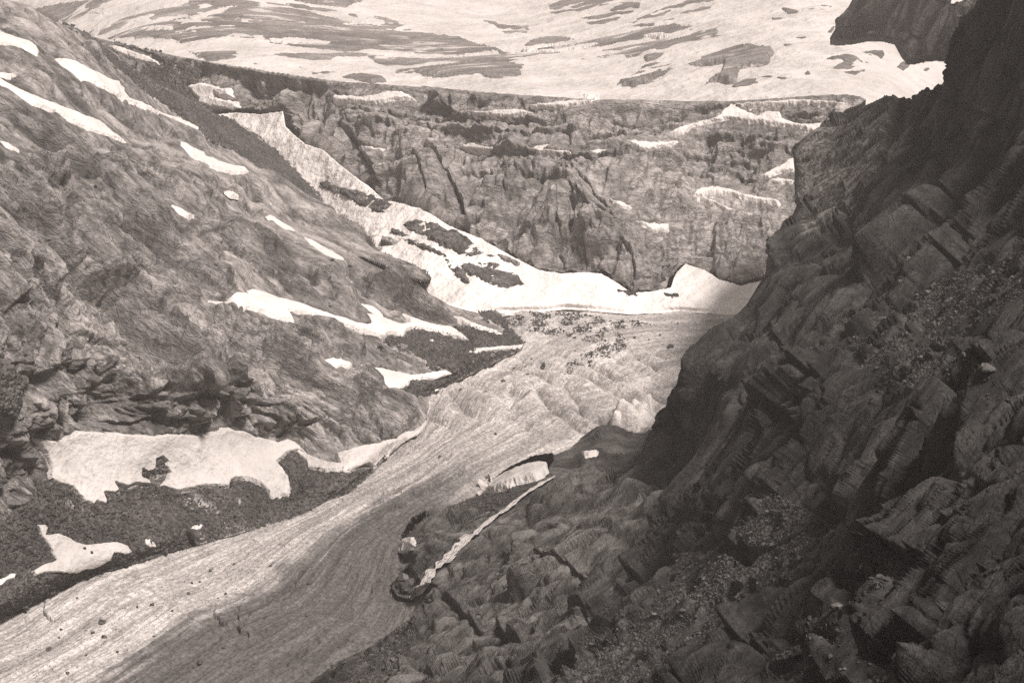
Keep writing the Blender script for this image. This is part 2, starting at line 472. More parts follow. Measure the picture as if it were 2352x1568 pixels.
# ------------------------------------------------------------------ the surfaces, near to far
glacier = Surf(None, T('P', (-400, 560), (-150, 560), (60, 480), (300, 400), (420, 330), (520, 312), (900, 306), (1000, 320), (900, 900), (-400, 900)),
               dfun=lambda x, y: gd(x, y), macro=((90, 2.0),), roll=3.0)
headwall = Surf([(60, 25, 1800), (89, 36, 1750), (223, 64, 1600), (350, 82, 1480), (486, 92, 1400), (600, 100, 1360), (687, 102, 1340), (860, 95, 1300),
                 (1000, 100, 1300), (400, 180, 1350), (560, 180, 1290), (700, 180, 1260), (840, 180, 1230), (480, 240, 1205), (560, 272, 1178),
                 (640, 292, 1150), (680, 265, 1172), (760, 285, 1148), (820, 300, 1120), (300, 150, 1450), (370, 195, 1370), (240, 115, 1560),
                 (560, 325, 1120), (400, 300, 1200), (1000, 300, 1050), (700, 330, 1100), (560, 225, 1215), (560, 140, 1330), (620, 210, 1215), (450, 160, 1375)],
                T('A', (200, -40), (400, 130), (600, 240), (1000, 338), (1250, 385), (1500, 430), (2000, 515), (2352, 552), 'B', (300, 565), (700, 590), (1000, 620), (1400, 645),
                  (1750, 668), (2352, 683), 'C', (300, 680), (600, 665), (850, 645), (1150, 632), (1250, 645), (1290, 665), (1250, 700), (1150, 735), (1110, 780), (1040, 830), 'P', (870, 160),
                  (900, 400), (400, 400), (100, 160)), macro=((150, 9.0), (60, 4.0)), roll=5.0, pits=[(FAN, 60, 9), (T('P', (470, 312), (850, 306), (900, 420), (400, 420), (470, 340)), 60, 9)])
fan = Surf([(240, 112, 1500), (300, 140, 1400), (320, 180, 1360), (350, 200, 1310), (400, 225, 1240), (460, 260, 1168), (500, 290, 1124), (560, 290, 1124),
            (560, 313, 1102), (640, 300, 1116), (700, 292, 1122), (760, 300, 1112), (500, 316, 1096), (640, 318, 1092), (420, 275, 1165), (360, 260, 1230),
            (330, 250, 1290), (600, 280, 1135), (690, 275, 1142), (820, 316, 1096)], FAN, under=(headwall,), gap=3.0, macro=((90, 2.5),), roll=4.0)
fan.weld = (T('W', (1900, 724), (1700, 724), (1560, 716), (1450, 722), (1380, 716), (1300, 709), (1250, 716), (1110, 718)), lambda x, y: gd(x, y), 4.0)
fan.under.append(Surf(None, FAN, dfun=lambda x, y: gd(x, y)))
left = Surf([(-60, -40, 1080), (0, 0, 1100), (95, 38, 1170), (180, 100, 1235), (240, 150, 1265), (320, 200, 1275), (360, 240, 1215), (400, 262, 1170),
             (440, 285, 1130), (470, 305, 1105), (510, 330, 1065), (450, 345, 1020), (510, 352, 1020), (450, 380, 955), (425, 405, 925), (386, 441, 870),
             (300, 455, 855), (240, 432, 845), (160, 436, 800), (34, 440, 730), (-60, 460, 690), (0, 200, 800), (0, 100, 930), (150, 200, 960),
             (150, 300, 860), (300, 300, 960), (300, 380, 885), (0, 320, 720), (0, 400, 700), (200, 380, 825), (400, 330, 1010), (350, 250, 1120),
             (220, 180, 1100), (-200, 100, 850), (-200, 400, 640), (160, 500, 790), (60, 500, 740), (250, 500, 820), (0, 560, 715), (120, 560, 748),
             (230, 530, 790), (320, 480, 835), (0, 619, 700), (195, 549, 765), (480, 320, 1060), (-200, 640, 620), (400, 300, 1060)],
            LEFT, under=(glacier, ), gap=0.5, macro=((110, 9.0), (45, 3.5)), roll=6.0)
left.weld = (T('E', (1120, 620), (1150, 690), (1260, 790), (1240, 835),
         (1100, 900), (900, 1000), (700, 1090), (610, 1150), (600, 1290), (560, 1380), (420, 1480), (330, 1560),
         'G', (2352, 300), (1900, 480), (1400, 620), (1100, 700), (800, 800), (660, 830), (480, 900), (290, 1000), (0, 1140), (-300, 1300), (-1200, 1700)), lambda x, y: gd(x, y), 10.0)
left.under.append(Surf(None, LEFT, dfun=lambda x, y: np.where(inside(x, y, FAN), fan.depth(x, y), 1e5)))
CAVE1 = T('H', (1080, 205), (1085, 175), (1150, 125), (1300, 45), (1440, 25), (1450, 70), (1420, 125), (1290, 100), (1180, 140))
CAVE2 = T('H', (440, 600), (450, 560), (500, 470), (560, 420), (595, 410), (590, 450), (540, 500), (480, 570))
CAVE3 = T('H', (365, 900), (400, 860), (470, 780), (500, 800), (530, 880), (500, 960), (600, 900), (690, 910), (660, 970), (520, 1005), (400, 975))
CAVE4 = T('H', (920, 460), (980, 425), (1060, 420), (1000, 480), (940, 500))
CAVE5 = T('I', (-20, 420), (60, 400), (180, 420), (310, 480), (330, 560), (200, 540), (60, 560), (-40, 520))
CAVE6 = T('F', (640, 180), (680, 110), (800, 60), (790, 180), (700, 250))
glacier.pits = [(CAVE1, 90, 1.2), (CAVE2, 70, 1.2), (CAVE3, 12, 2.5)]
right = Surf([(300, 682, 655), (230, 760, 600), (350, 640, 690), (400, 600, 720), (405, 540, 765), (440, 505, 790), (480, 490, 790), (500, 478, 810), (560, 455, 825), (600, 437, 850),
              (650, 432, 830), (655, 400, 740), (680, 370, 700), (720, 335, 690), (750, 310, 700), (775, 265, 720), (770, 240, 800),
              (800, 150, 960), (803, 132, 1010), (850, 118, 1010), (900, 100, 960), (945, 85, 800), (952, 60, 790), (985, 0, 760), (1005, -60, 720),
              (800, 200, 860), (830, 180, 860), (840, 140, 950), (890, 130, 850), (870, 200, 740), (900, 230, 640), (940, 150, 740), (1024, 100, 590), (1024, 0, 660), (1024, 200, 480),
              (1024, 340, 350), (1024, 500, 225), (1024, 682, 155), (850, 400, 470), (700, 500, 560), (600, 550, 620), (500, 600, 650),
              (500, 682, 520), (700, 682, 340), (850, 682, 240), (850, 550, 350), (700, 600, 450), (600, 620, 535), (900, 300, 545), (780, 350, 610),
              (1300, -100, 560), (1500, -400, 620), (1500, -700, 700), (1300, 300, 310), (1500, 700, 150), (1800, 0, 400)],
             RIGHT, under=(glacier,), gap=0.6, macro=((60, 3.5), (25, 1.2)), roll=8.0,
             pits=[(CAVE1, 90, 1.2), (CAVE2, 70, 1.2), (CAVE3, 8, 2.5), (CAVE5, 8, 3), (CAVE6, 12, 6), (CAVE4, 5, 2)])
snow = Surf([(0, -150, 5600), (1000, -150, 5600), (500, 0, 4300), (0, 0, 4200), (1000, 0, 4000), (500, 60, 2900), (100, 60, 3000), (900, 60, 2700),
             (500, 100, 2250), (200, 100, 2400), (850, 110, 2100), (500, 200, 1900), (900, 200, 1850)],
            T('P', (-300, -200), (1400, -200), (1400, 180), (-300, 180)), macro=((400, 18.0), (160, 5)), roll=1.0)
crag = Surf([(800, -40, 1900), (840, 30, 1750), (920, 0, 1600), (930, 50, 1500), (980, 0, 1450), (860, -60, 1800), (980, 60, 1400)],
            T('C', (1050, 255), (1110, 170), (1085, 150), (1130, 110), (1200, 70), (1240, -20), (1300, -150), (1700, -150), (1760, -60), (1840, 10), (1780, 50), (1850, 25),
              (2000, 10), (2080, 5), (2200, -60), (2300, -60), (2300, 500), (1870, 370), (1760, 365), (1680, 372),
              (1610, 392), (1565, 385), (1530, 340), (1545, 290), (1500, 260), (1400, 235), (1300, 235), (1200, 255), (1100, 262)),
            macro=((90, 9.0), (40, 4)), roll=4.0, under=(snow,), gap=20)

right.drop = 0.2
right.weld = (T('E', (2100, 1380), (2060, 1400), (1960, 1400), (1850, 1360), (1750, 1350),
         (1640, 1430), (1560, 1500), (1440, 1550), 'H', (1430, 40), (1300, 60), (1150, 130), (1085, 190), (1040, 235), (990, 270), (960, 300), (870, 330),
         (740, 385), (600, 400), (520, 470), (460, 560), (430, 610), (425, 690), (480, 760), (455, 830), (370, 890), (365, 930), (400, 980),
         (510, 1012), (530, 1080), (500, 1130), (400, 1200), (300, 1270), (200, 1330), (100, 1380), (0, 1420),
         'G', (2240, 1480), (2100, 1567), (1900, 1900)), lambda x, y: gd(x, y), 9.0)

# directions the strata run in
def dirn(a, b): return point(*b) - point(*a)
R_LEFT = frame(dirn((60, 120, 1060), (400, 320, 1020)))
R_WALL = frame((1, -0.05, 0.03))
R_VERT = frame((0.25, 0.62, 0.75))
R_RIGHT = frame(dirn((950, 150, 600), (700, 480, 600)))
R_FAR = frame((1, 0.35, 0.1))
R_ICE = frame(dirn((620, 400, 900), (100, 640, 690)))

m_left = rock_mat('granite', R_LEFT, 0.6, 0.17, 0.56, streak=0.35, bumpk=1.3)
m_wall = rock_mat('pale_granite', R_WALL, 0.85, 0.32, 0.66, bumpk=1.4)
m_right = rock_mat('gneiss_with_shade', R_RIGHT, 0.30, 0.06, 0.115, streak=0.2)
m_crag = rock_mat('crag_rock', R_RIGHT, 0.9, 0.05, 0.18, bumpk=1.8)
m_far = rock_mat('far_rock', R_FAR, 1.7, 0.16, 0.32, snow=0.58)
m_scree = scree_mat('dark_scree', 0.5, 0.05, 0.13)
m_scree_r = scree_mat('slope_scree', 0.25, 0.045, 0.12)
m_snow = snow_mat('snow', 0.6, dirt=0.3, ripple=0.9)
m_snow_old = snow_mat('old_snow', 0.55, 0.48, 0.64, dirt=0.45)
m_snow_far = snow_mat('far_snow', 2.0, 0.5, 0.66, direction=frame((1, 1.2, 0.3)), ripple=1.6)

# ------------------------------------------------------------------ snow, scree and outcrop outlines
SNOWS = {  # name of base -> list of (polygon, thickness, label)
 'left': [
  (T('A', (-300, 190), (0, 212), (90, 240), (200, 275), (245, 310), (262, 345), (250, 372), (160, 320), (70, 300), (0, 295), (-300, 280)), 1.6, 'bright snow strip at the top of the left mountainside, cut by the picture edge'),
  (T('A', (380, 390), (440, 393), (520, 415), (600, 460), (680, 495), (740, 530), (775, 540), (800, 545), (810, 570), (835, 590), (838, 620), (870, 655), (950, 685), (1100, 760), (1200, 790), (1280, 825), (1330, 850), (1340, 868),
     (1260, 835), (1180, 800), (1060, 745), (980, 725), (900, 690), (830, 650), (760, 620), (680, 585), (600, 545), (540, 515), (490, 475), (430, 440), (400, 415)), 1.8, 'long white snow streak that tapers downhill high on the left mountainside'),
  (T('A', (-300, 400), (-60, 500), (0, 530), (80, 575), (200, 630), (320, 680), (360, 690), (460, 730), (570, 775), (620, 790), (690, 825), (760, 890), (790, 910), (850, 955), (700, 905), (600, 870), (520, 830), (420, 780), (380, 750), (330, 740), (240, 705), (130, 650), (40, 590), (0, 565), (-300, 430)), 1.8, 'long snow band running down from the left edge below the tapering streak'),
  (T('A', (1225, 950), (1260, 965), (1300, 990), (1370, 1020), (1380, 1045), (1430, 1060), (1470, 1080), (1560, 1105), (1640, 1120), (1672, 1150), (1640, 1163), (1560, 1160), (1450, 1130), (1400, 1115), (1330, 1080), (1290, 1050), (1255, 1005)), 1.8, 'wedge shaped bright snow patch alone in the middle of the left mountainside'),
  (T('A', (1160, 1375), (1220, 1400), (1260, 1430), (1305, 1445), (1250, 1455), (1210, 1435), (1180, 1405)), 1.2, 'small ragged snow patch on slabs below the wedge shaped one'),
  (T('A', (1380, 1465), (1470, 1485), (1420, 1500), (1390, 1490)), 1.2, 'small faint snow spot right of the ragged patch'),
  (T('A', (0, 945), (50, 960), (90, 985), (130, 1010), (80, 1008), (40, 985)), 1.2, 'thin snow sliver at the left edge under the long band'),
  (T('A', (-200, 480), (0, 488), (90, 497), (110, 510), (40, 512), (0, 508), (-200, 510)), 1.2, 'thin snow line touching the left edge above the long band'),
  (T('A', (1530, 1280), (1570, 1290), (1605, 1312), (1560, 1303)), 1.2, 'tiny snow scrap above the long thin snow line'),
  (T('A', (1810, 1440), (1850, 1465), (1900, 1495), (1980, 1542), (1920, 1528), (1860, 1490)), 1.3, 'short thin snow line on the rock rib left of the snow fan'),
  (T('D', (2050, 78), (2110, 110), (2160, 140), (2230, 175), (2310, 222), (2260, 215), (2190, 190), (2120, 140)), 1.3, 'narrow snow line on the rib, lower of two'),
  (T('D', (1405, 503), (1460, 512), (1545, 517), (1552, 480), (1585, 450), (1640, 458), (1700, 470), (1665, 440), (1690, 428), (1780, 455), (1870, 485), (2020, 525), (2150, 575), (2250, 605),
     'E', (45, 622), (120, 650), (200, 665), (232, 655), (205, 610), (182, 588), (240, 603), (305, 635), (240, 575), (165, 525), (230, 545), (280, 580), (310, 620), (420, 662), (482, 655), (470, 620), (440, 588), (500, 620), (660, 670), (770, 682),
     (840, 730), (900, 785), (850, 775), (800, 755), (690, 720), (600, 700), (520, 690), (460, 705), (440, 740), (360, 722), (290, 750), (230, 730), (180, 715), (84, 690),
     'D', (2280, 660), (2190, 625), (2100, 600), (2010, 590), (1935, 578), (1960, 610), (1980, 652), (1930, 635), (1880, 620), (1780, 590), (1640, 555), (1500, 525)), 2.2, 'large forked snow tongue above the dark moraine left of the glacier bend'),
  (T('E', (160, 935), (230, 950), (300, 962), (400, 985), (500, 1005), (560, 1000), (620, 990), (730, 972), (775, 998), (700, 1020), (640, 1045), (590, 1030), (490, 1038), (478, 1070), (410, 1092), (330, 1062), (270, 1010), (210, 975)), 1.8, 'curved snow patch at the foot of a slab beside the dark moraine'),
  (T('D', (2185, 900), (2230, 890), (2290, 902), (2365, 925), (2352, 945), (2300, 940), (2262, 955), (2230, 930)), 1.4, 'small snow patch just left of the curved one'),
  (T('E', (575, 768), (640, 765), (690, 790), (745, 812), (680, 812), (620, 800)), 1.3, 'small speckled snow island in dark rubble'),
  (T('E', (785, 608), (840, 620), (900, 650), (980, 680), (1060, 705), (1110, 730), (1050, 728), (970, 700), (900, 680), (830, 640)), 1.3, 'thin snow stripe crossing the rubble below the snow fan'),
  (T('E', (780, 855), (930, 825), (1080, 812), (1245, 803), (1220, 822), (1120, 835), (1000, 845), (900, 862)), 1.2, 'flat pale snow stripe at the glacier side end of the moraine'),
  (T('E', (575, 1092), (640, 1095), (700, 1105), (640, 1118), (600, 1110)), 1.2, 'small snow bit where the moraine meets the glacier'),
  (T('D', (230, 1435), (300, 1438), (375, 1447), (430, 1428), (480, 1410), (520, 1382), (640, 1387), (700, 1395), (760, 1393), (850, 1402), (930, 1405), (1040, 1417), (1120, 1398), (1180, 1402), (1270, 1408), (1360, 1405), (1410, 1395), (1470, 1385), (1510, 1368), (1550, 1365),
     (1590, 1382), (1640, 1380), (1720, 1420), (1800, 1435), (1870, 1457), (1930, 1432), (1980, 1455), (2010, 1482), (2060, 1530), 'G', (2030, 25), (1990, 10), (1930, 30),
     (1860, 88), (1900, 130), (1935, 180), (1945, 215), (1955, 265), (1940, 310), (1880, 318), (1820, 337), (1800, 320), (1805, 290), (1750, 240), (1700, 210), (1640, 198), (1575, 200), (1545, 215), (1540, 255), (1460, 248), (1380, 245), (1290, 262), (1200, 285), (1130, 265), (1075, 240),
     (1120, 195), (1130, 150), (1105, 110), (1112, 75), (1080, 45), (1045, 60), (1040, 130), (985, 150), (950, 130), (945, 175), (1000, 200), (1010, 240), (900, 225), (850, 250), (765, 225), (800, 275), (760, 295), (690, 290), (712, 340), (710, 372), (640, 350), (620, 372), (560, 352), (520, 310), (480, 255), (400, 235), (330, 200),
     (335, 130), (315, 60), (285, 0), 'D', (300, 1540), (265, 1480)), 3.0, 'broad dirty snowfield under the cliffs on the lower left'),
  (T('G', (2000, -5), (2060, 25), (2120, 50), (2200, 82), (2280, 90), 'E', (-10, 1528), (60, 1515), (100, 1498), (190, 1475), (260, 1465), (330, 1450), (400, 1425), (470, 1400), (520, 1375), (560, 1345), (590, 1310), (610, 1300), (600, 1360), (560, 1400), (500, 1430), (440, 1460), (390, 1490), (355, 1530), (335, 1567),
     'H', (300, 50), (250, 118), (225, 110), (200, 90), (150, 110), (100, 125), (40, 150), (0, 148), 'G', (2300, 130), (2200, 145), (2130, 135), (2070, 120), (2050, 70), (1985, 25)), 2.0, 'narrow snow ribbon curving along the foot of the cliff to the glacier'),
  (T('G', (225, 500), (290, 498), (312, 530), (300, 570), (380, 560), (430, 580), (500, 620), (570, 640), (640, 632), (780, 622), (850, 645), (890, 678), (830, 700), (760, 695), (735, 730), (690, 750), (620, 780), (560, 790), (500, 812), (380, 822), (290, 835), (220, 862), (205, 820), (280, 770), (360, 745), (330, 690), (310, 640), (270, 600)), 3.8, 'patchy snow area with stones lying on dark moraine at lower left'),
  (T('G', (-200, 900), (0, 868), (60, 835), (105, 832), (95, 870), (40, 890), (0, 930), (-200, 960)), 3.2, 'small snow remnant at the left edge above the glacier'),
  (T('G', (958, 605), (985, 597), (1020, 612), (1055, 645), (1000, 650), (965, 642)), 2.8, 'tiny round snow spot left of the snow covered rock'),
  (T('G', (1250, 548), (1280, 520), (1330, 503), (1368, 505), (1345, 540), (1300, 552)), 1.8, 'small snow cap on a rock in the dark moraine'),
  (T('G', (1590, 318), (1615, 325), (1628, 350), (1612, 378), (1590, 372)), 1.4, 'tiny snow speck in the rubble below the broad dirty snowfield'),
  (T('G', (465, 818), (560, 815), (640, 812), (620, 825), (560, 830), (500, 828)), 1.0, 'flat snow sliver near the glacier edge at lower left'),
 ],
 'wall': [
  (T('B', (-30, 640), (60, 642), (180, 652), (260, 632), (340, 615), (430, 615), (480, 640), (520, 665), (450, 668), (380, 670), (280, 688), (200, 692), (100, 680), (-30, 672)), 3, 'arched pale snow ledge near the left end of the plateau rim'),
  (T('B', (845, 740), (960, 750), (1080, 740), (1200, 735), (1260, 742), (1300, 752), (1230, 770), (1180, 782), (1080, 782), (1000, 775), (920, 765)), 3, 'snow ledge under the striped cliffs of the plateau rim'),
  (T('B', (1290, 705), (1450, 690), (1600, 680), (1740, 672), (1650, 695), (1550, 708), (1450, 722), (1300, 722)), 3, 'thin snow ledge right at the plateau rim'),
  (T('B', (1935, 942), (2020, 950), (2100, 957), (2200, 955), (2285, 945), (2250, 970), (2200, 982), (2090, 1008), (2030, 1000), (1980, 975)), 3, 'snow patch halfway up the right part of the headwall'),
  (T('B', (1690, 1018), (1750, 1008), (1820, 1010), (1875, 1025), (1800, 1030), (1730, 1035)), 2.5, 'small snow ledge in the centre of the headwall, rightmost of two'),
  (T('B', (815, 985), (860, 970), (900, 958), (940, 975), (1000, 988), (1070, 990), (1040, 1008), (960, 1008), (880, 1000)), 2.5, 'small snow ledge in the centre of the headwall, leftmost of two'),
  (T('B', (1815, 1338), (1900, 1360), (1985, 1392), (1960, 1405), (1900, 1390), (1850, 1365)), 2.5, 'short slanting snow patch on the lower headwall'),
  (T('B', (2005, 1478), (2060, 1492), (2100, 1500), (2160, 1508), (2228, 1503), (2228, 1547), (2170, 1545), (2120, 1552), (2070, 1520)), 2.5, 'blocky snow patch on the lower right of the headwall'),
  (T('B', (145, 978), (220, 990), (325, 1000), (300, 1018), (220, 1010)), 2.5, 'thin snow strip on the left shoulder of the headwall'),
  (T('B', (1290, 1000), (1330, 985), (1420, 968), (1400, 990), (1370, 1005), (1560, 1015), (1480, 1025), (1360, 1018)), 2.5, 'forked snow strip beside a dark mound on the headwall'),
  (T('C', (132, 1312), (150, 1280), (180, 1265), (280, 1258), (350, 1270), (410, 1285), (470, 1310), (560, 1325), (640, 1335), (705, 1352), (690, 1365), (640, 1365), (560, 1352), (480, 1335), (380, 1300), (280, 1292), (190, 1303), (190, 1320), (240, 1340), (300, 1368), (370, 1400), (440, 1422), (525, 1440), (530, 1455), (480, 1460), (400, 1442), (330, 1405), (280, 1370), (180, 1322)), 3, 'hook shaped snow band on the right side of the headwall'),
  (T('C', (575, 1190), (620, 1160), (700, 1120), (740, 1100), (770, 1070), (812, 1060), (812, 1150), (760, 1150), (700, 1165), (640, 1195)), 3, 'bright snow patch beside the dark cliff on the right'),
  (T('C', (625, 1222), (660, 1208), (700, 1195), (760, 1205), (812, 1215), (790, 1230), (720, 1235)), 3, 'small snow patch under the bright one beside the dark cliff'),
  (T('C', (-30, 880), (60, 850), (150, 822), (230, 808), (310, 770), (330, 735), (385, 700), (430, 720), (480, 750), (560, 775), (640, 745), (710, 750), (720, 790), (780, 815), (860, 835), (960, 830), (1045, 812), (1035, 850), (1010, 885), (960, 895), (890, 880), (880, 858), (780, 850), (680, 838), (600, 822), (500, 818), (380, 800), (250, 822), (130, 850), (40, 880)), 3, 'branching snow shelf below the rim at the right end of the headwall'),
  (T('C', (400, 700), (520, 690), (700, 680), (850, 672), (1000, 680), (1150, 690), (1140, 700), (1000, 692), (850, 690), (700, 698), (540, 702)), 2.5, 'long thin snow line just under the rim on the right'),
  (T('A', (1262, 575), (1340, 560), (1400, 565), (1480, 590), (1530, 595), (1560, 650), (1480, 650), (1440, 620), (1430, 650), (1500, 670), (1590, 685), (1600, 720), (1570, 745), (1480, 730), (1400, 715), (1330, 690), (1340, 665), (1290, 620)), 2.5, 'mottled snow patch in the dark hollow above the couloir'),
  (T('A', (720, 310), (780, 305), (900, 345), (1000, 380), (1070, 430), (1020, 435), (900, 395), (800, 355)), 2.5, 'smooth pale patch under the rim behind the left ridge'),
  (T('A', (1040, 540), (1080, 555), (1130, 590), (1080, 575)), 2, 'tiny snow spot in dark scree behind the left ridge'),
  (T('A', (1050, 640), (1130, 650), (1215, 690), (1210, 702), (1120, 680)), 2, 'thin snow strip in dark scree above the couloir'),
  (T('F', (610, 292), (670, 290), (640, 310), (600, 335)), 2, 'snow scrap at the foot of the headwall beside the dark spur'),
 ],
 'right': [
  (T('H', (430, 605), (460, 590), (505, 582), (515, 615), (490, 650), (478, 670), (455, 690), (428, 690)), 1.5, 'small bright snow block at the mouth of the ice cave'),
  (T('H', (1015, 255), (1040, 235), (1080, 205), (1130, 170), (1200, 138), (1290, 108), (1350, 98), (1405, 100), (1422, 140), (1380, 180), (1340, 200), (1260, 215), (1200, 230), (1120, 262), (1070, 285), (1020, 292)), 4.5, 'rounded hump of old snow beside the head of the stream'),
  (T('H', (975, 290), (990, 255), (1030, 250), (1020, 285)), 1.5, 'small snow tip left of the rounded old snow hump'),
  (T('H', (1640, 12), (1740, -2), (1735, 8), (1660, 22)), 0.8, 'thin snow line in the boulders right of the hump'),
 ],
}
SCREES = {
 'left': [
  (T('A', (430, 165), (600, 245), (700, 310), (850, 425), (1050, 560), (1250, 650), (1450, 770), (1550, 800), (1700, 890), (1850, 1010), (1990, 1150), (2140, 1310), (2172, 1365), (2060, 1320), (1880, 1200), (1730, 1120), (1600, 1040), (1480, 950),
     (1340, 870), (1200, 780), (1130, 720), (1000, 640), (900, 560), (860, 520), (780, 460), (640, 330), (520, 260)), 'left', 'dark strip down the back of the left ridge, shade painted as scree'),  # the ridge's shaded side, put in as a dark overlay
  (T('E', (520, 690), (690, 720), (800, 755), (900, 785), (830, 740), (770, 682), (790, 672), (900, 690), (1100, 730), (1110, 690), (960, 620), (950, 590), (1050, 575), (1120, 620), (1150, 690), (1260, 790), (1240, 800), (1000, 830), (930, 850),
     (1100, 835), (1240, 825), (1240, 835), (1100, 900), (900, 1000), (700, 1090), (610, 1150), (560, 1150), (450, 1120), (420, 1095), (480, 1075), (495, 1040), (590, 1032), (640, 1048), (710, 1022), (775, 1000), (730, 970), (690, 955),
     (560, 900), (400, 840), (300, 790), (350, 740), (440, 745)), 'left', 'dark moraine rubble between the snow tongue and the glacier bend'),
  (T('G', (1000, 200), (1080, 245), (1200, 290), (1380, 250), (1540, 258), (1545, 215), (1640, 200), (1750, 240), (1810, 300), (1820, 337), (1940, 312), (1955, 265), (1935, 180), (1860, 88), (1930, 30), (1990, 10), (2050, 60), (2060, 120), (2200, 148), (2300, 132),
     'H', (60, 150), (140, 125), (250, 120), (330, 20), 'E', (335, 1567), (360, 1530), (420, 1480), (330, 1560), 'G', (2352, 300), (1900, 480), (1400, 620), (1100, 700), (800, 800), (660, 830), (480, 900), (290, 1000), (0, 1140), (-300, 1300), (-300, 300), (0, 480), (130, 380), (250, 330), (230, 200), (320, 190), (480, 255), (560, 352), (712, 372),
     (690, 292), (800, 290), (765, 225), (850, 250), (1010, 240), (945, 180), (950, 130), (1040, 130), (1045, 60), (1110, 60), (1130, 150)), 'left', 'wide dark rubble moraine along the lower left glacier margin'),
  (T('D', (-300, 850), (0, 900), (60, 920), (140, 1000), (150, 1100), (140, 1230), (100, 1300), (0, 1260), (-300, 1200)), 'left', 'grey gravel slope at the left edge under the cliffs'),
 ],
 'wall': [
  (T('A', (850, 425), (1000, 440), (1080, 440), (1100, 420), (1040, 380), (900, 332), (760, 292), (780, 285), (950, 325), (1100, 375), (1250, 415), (1320, 470), (1300, 560), (1260, 580), (1290, 630), (1340, 700), (1500, 735), (1640, 750), (1560, 800), (1450, 790), (1200, 700), (1000, 560)), 'left', 'dark scree between the left ridge and the plateau rim'),
 ],
}
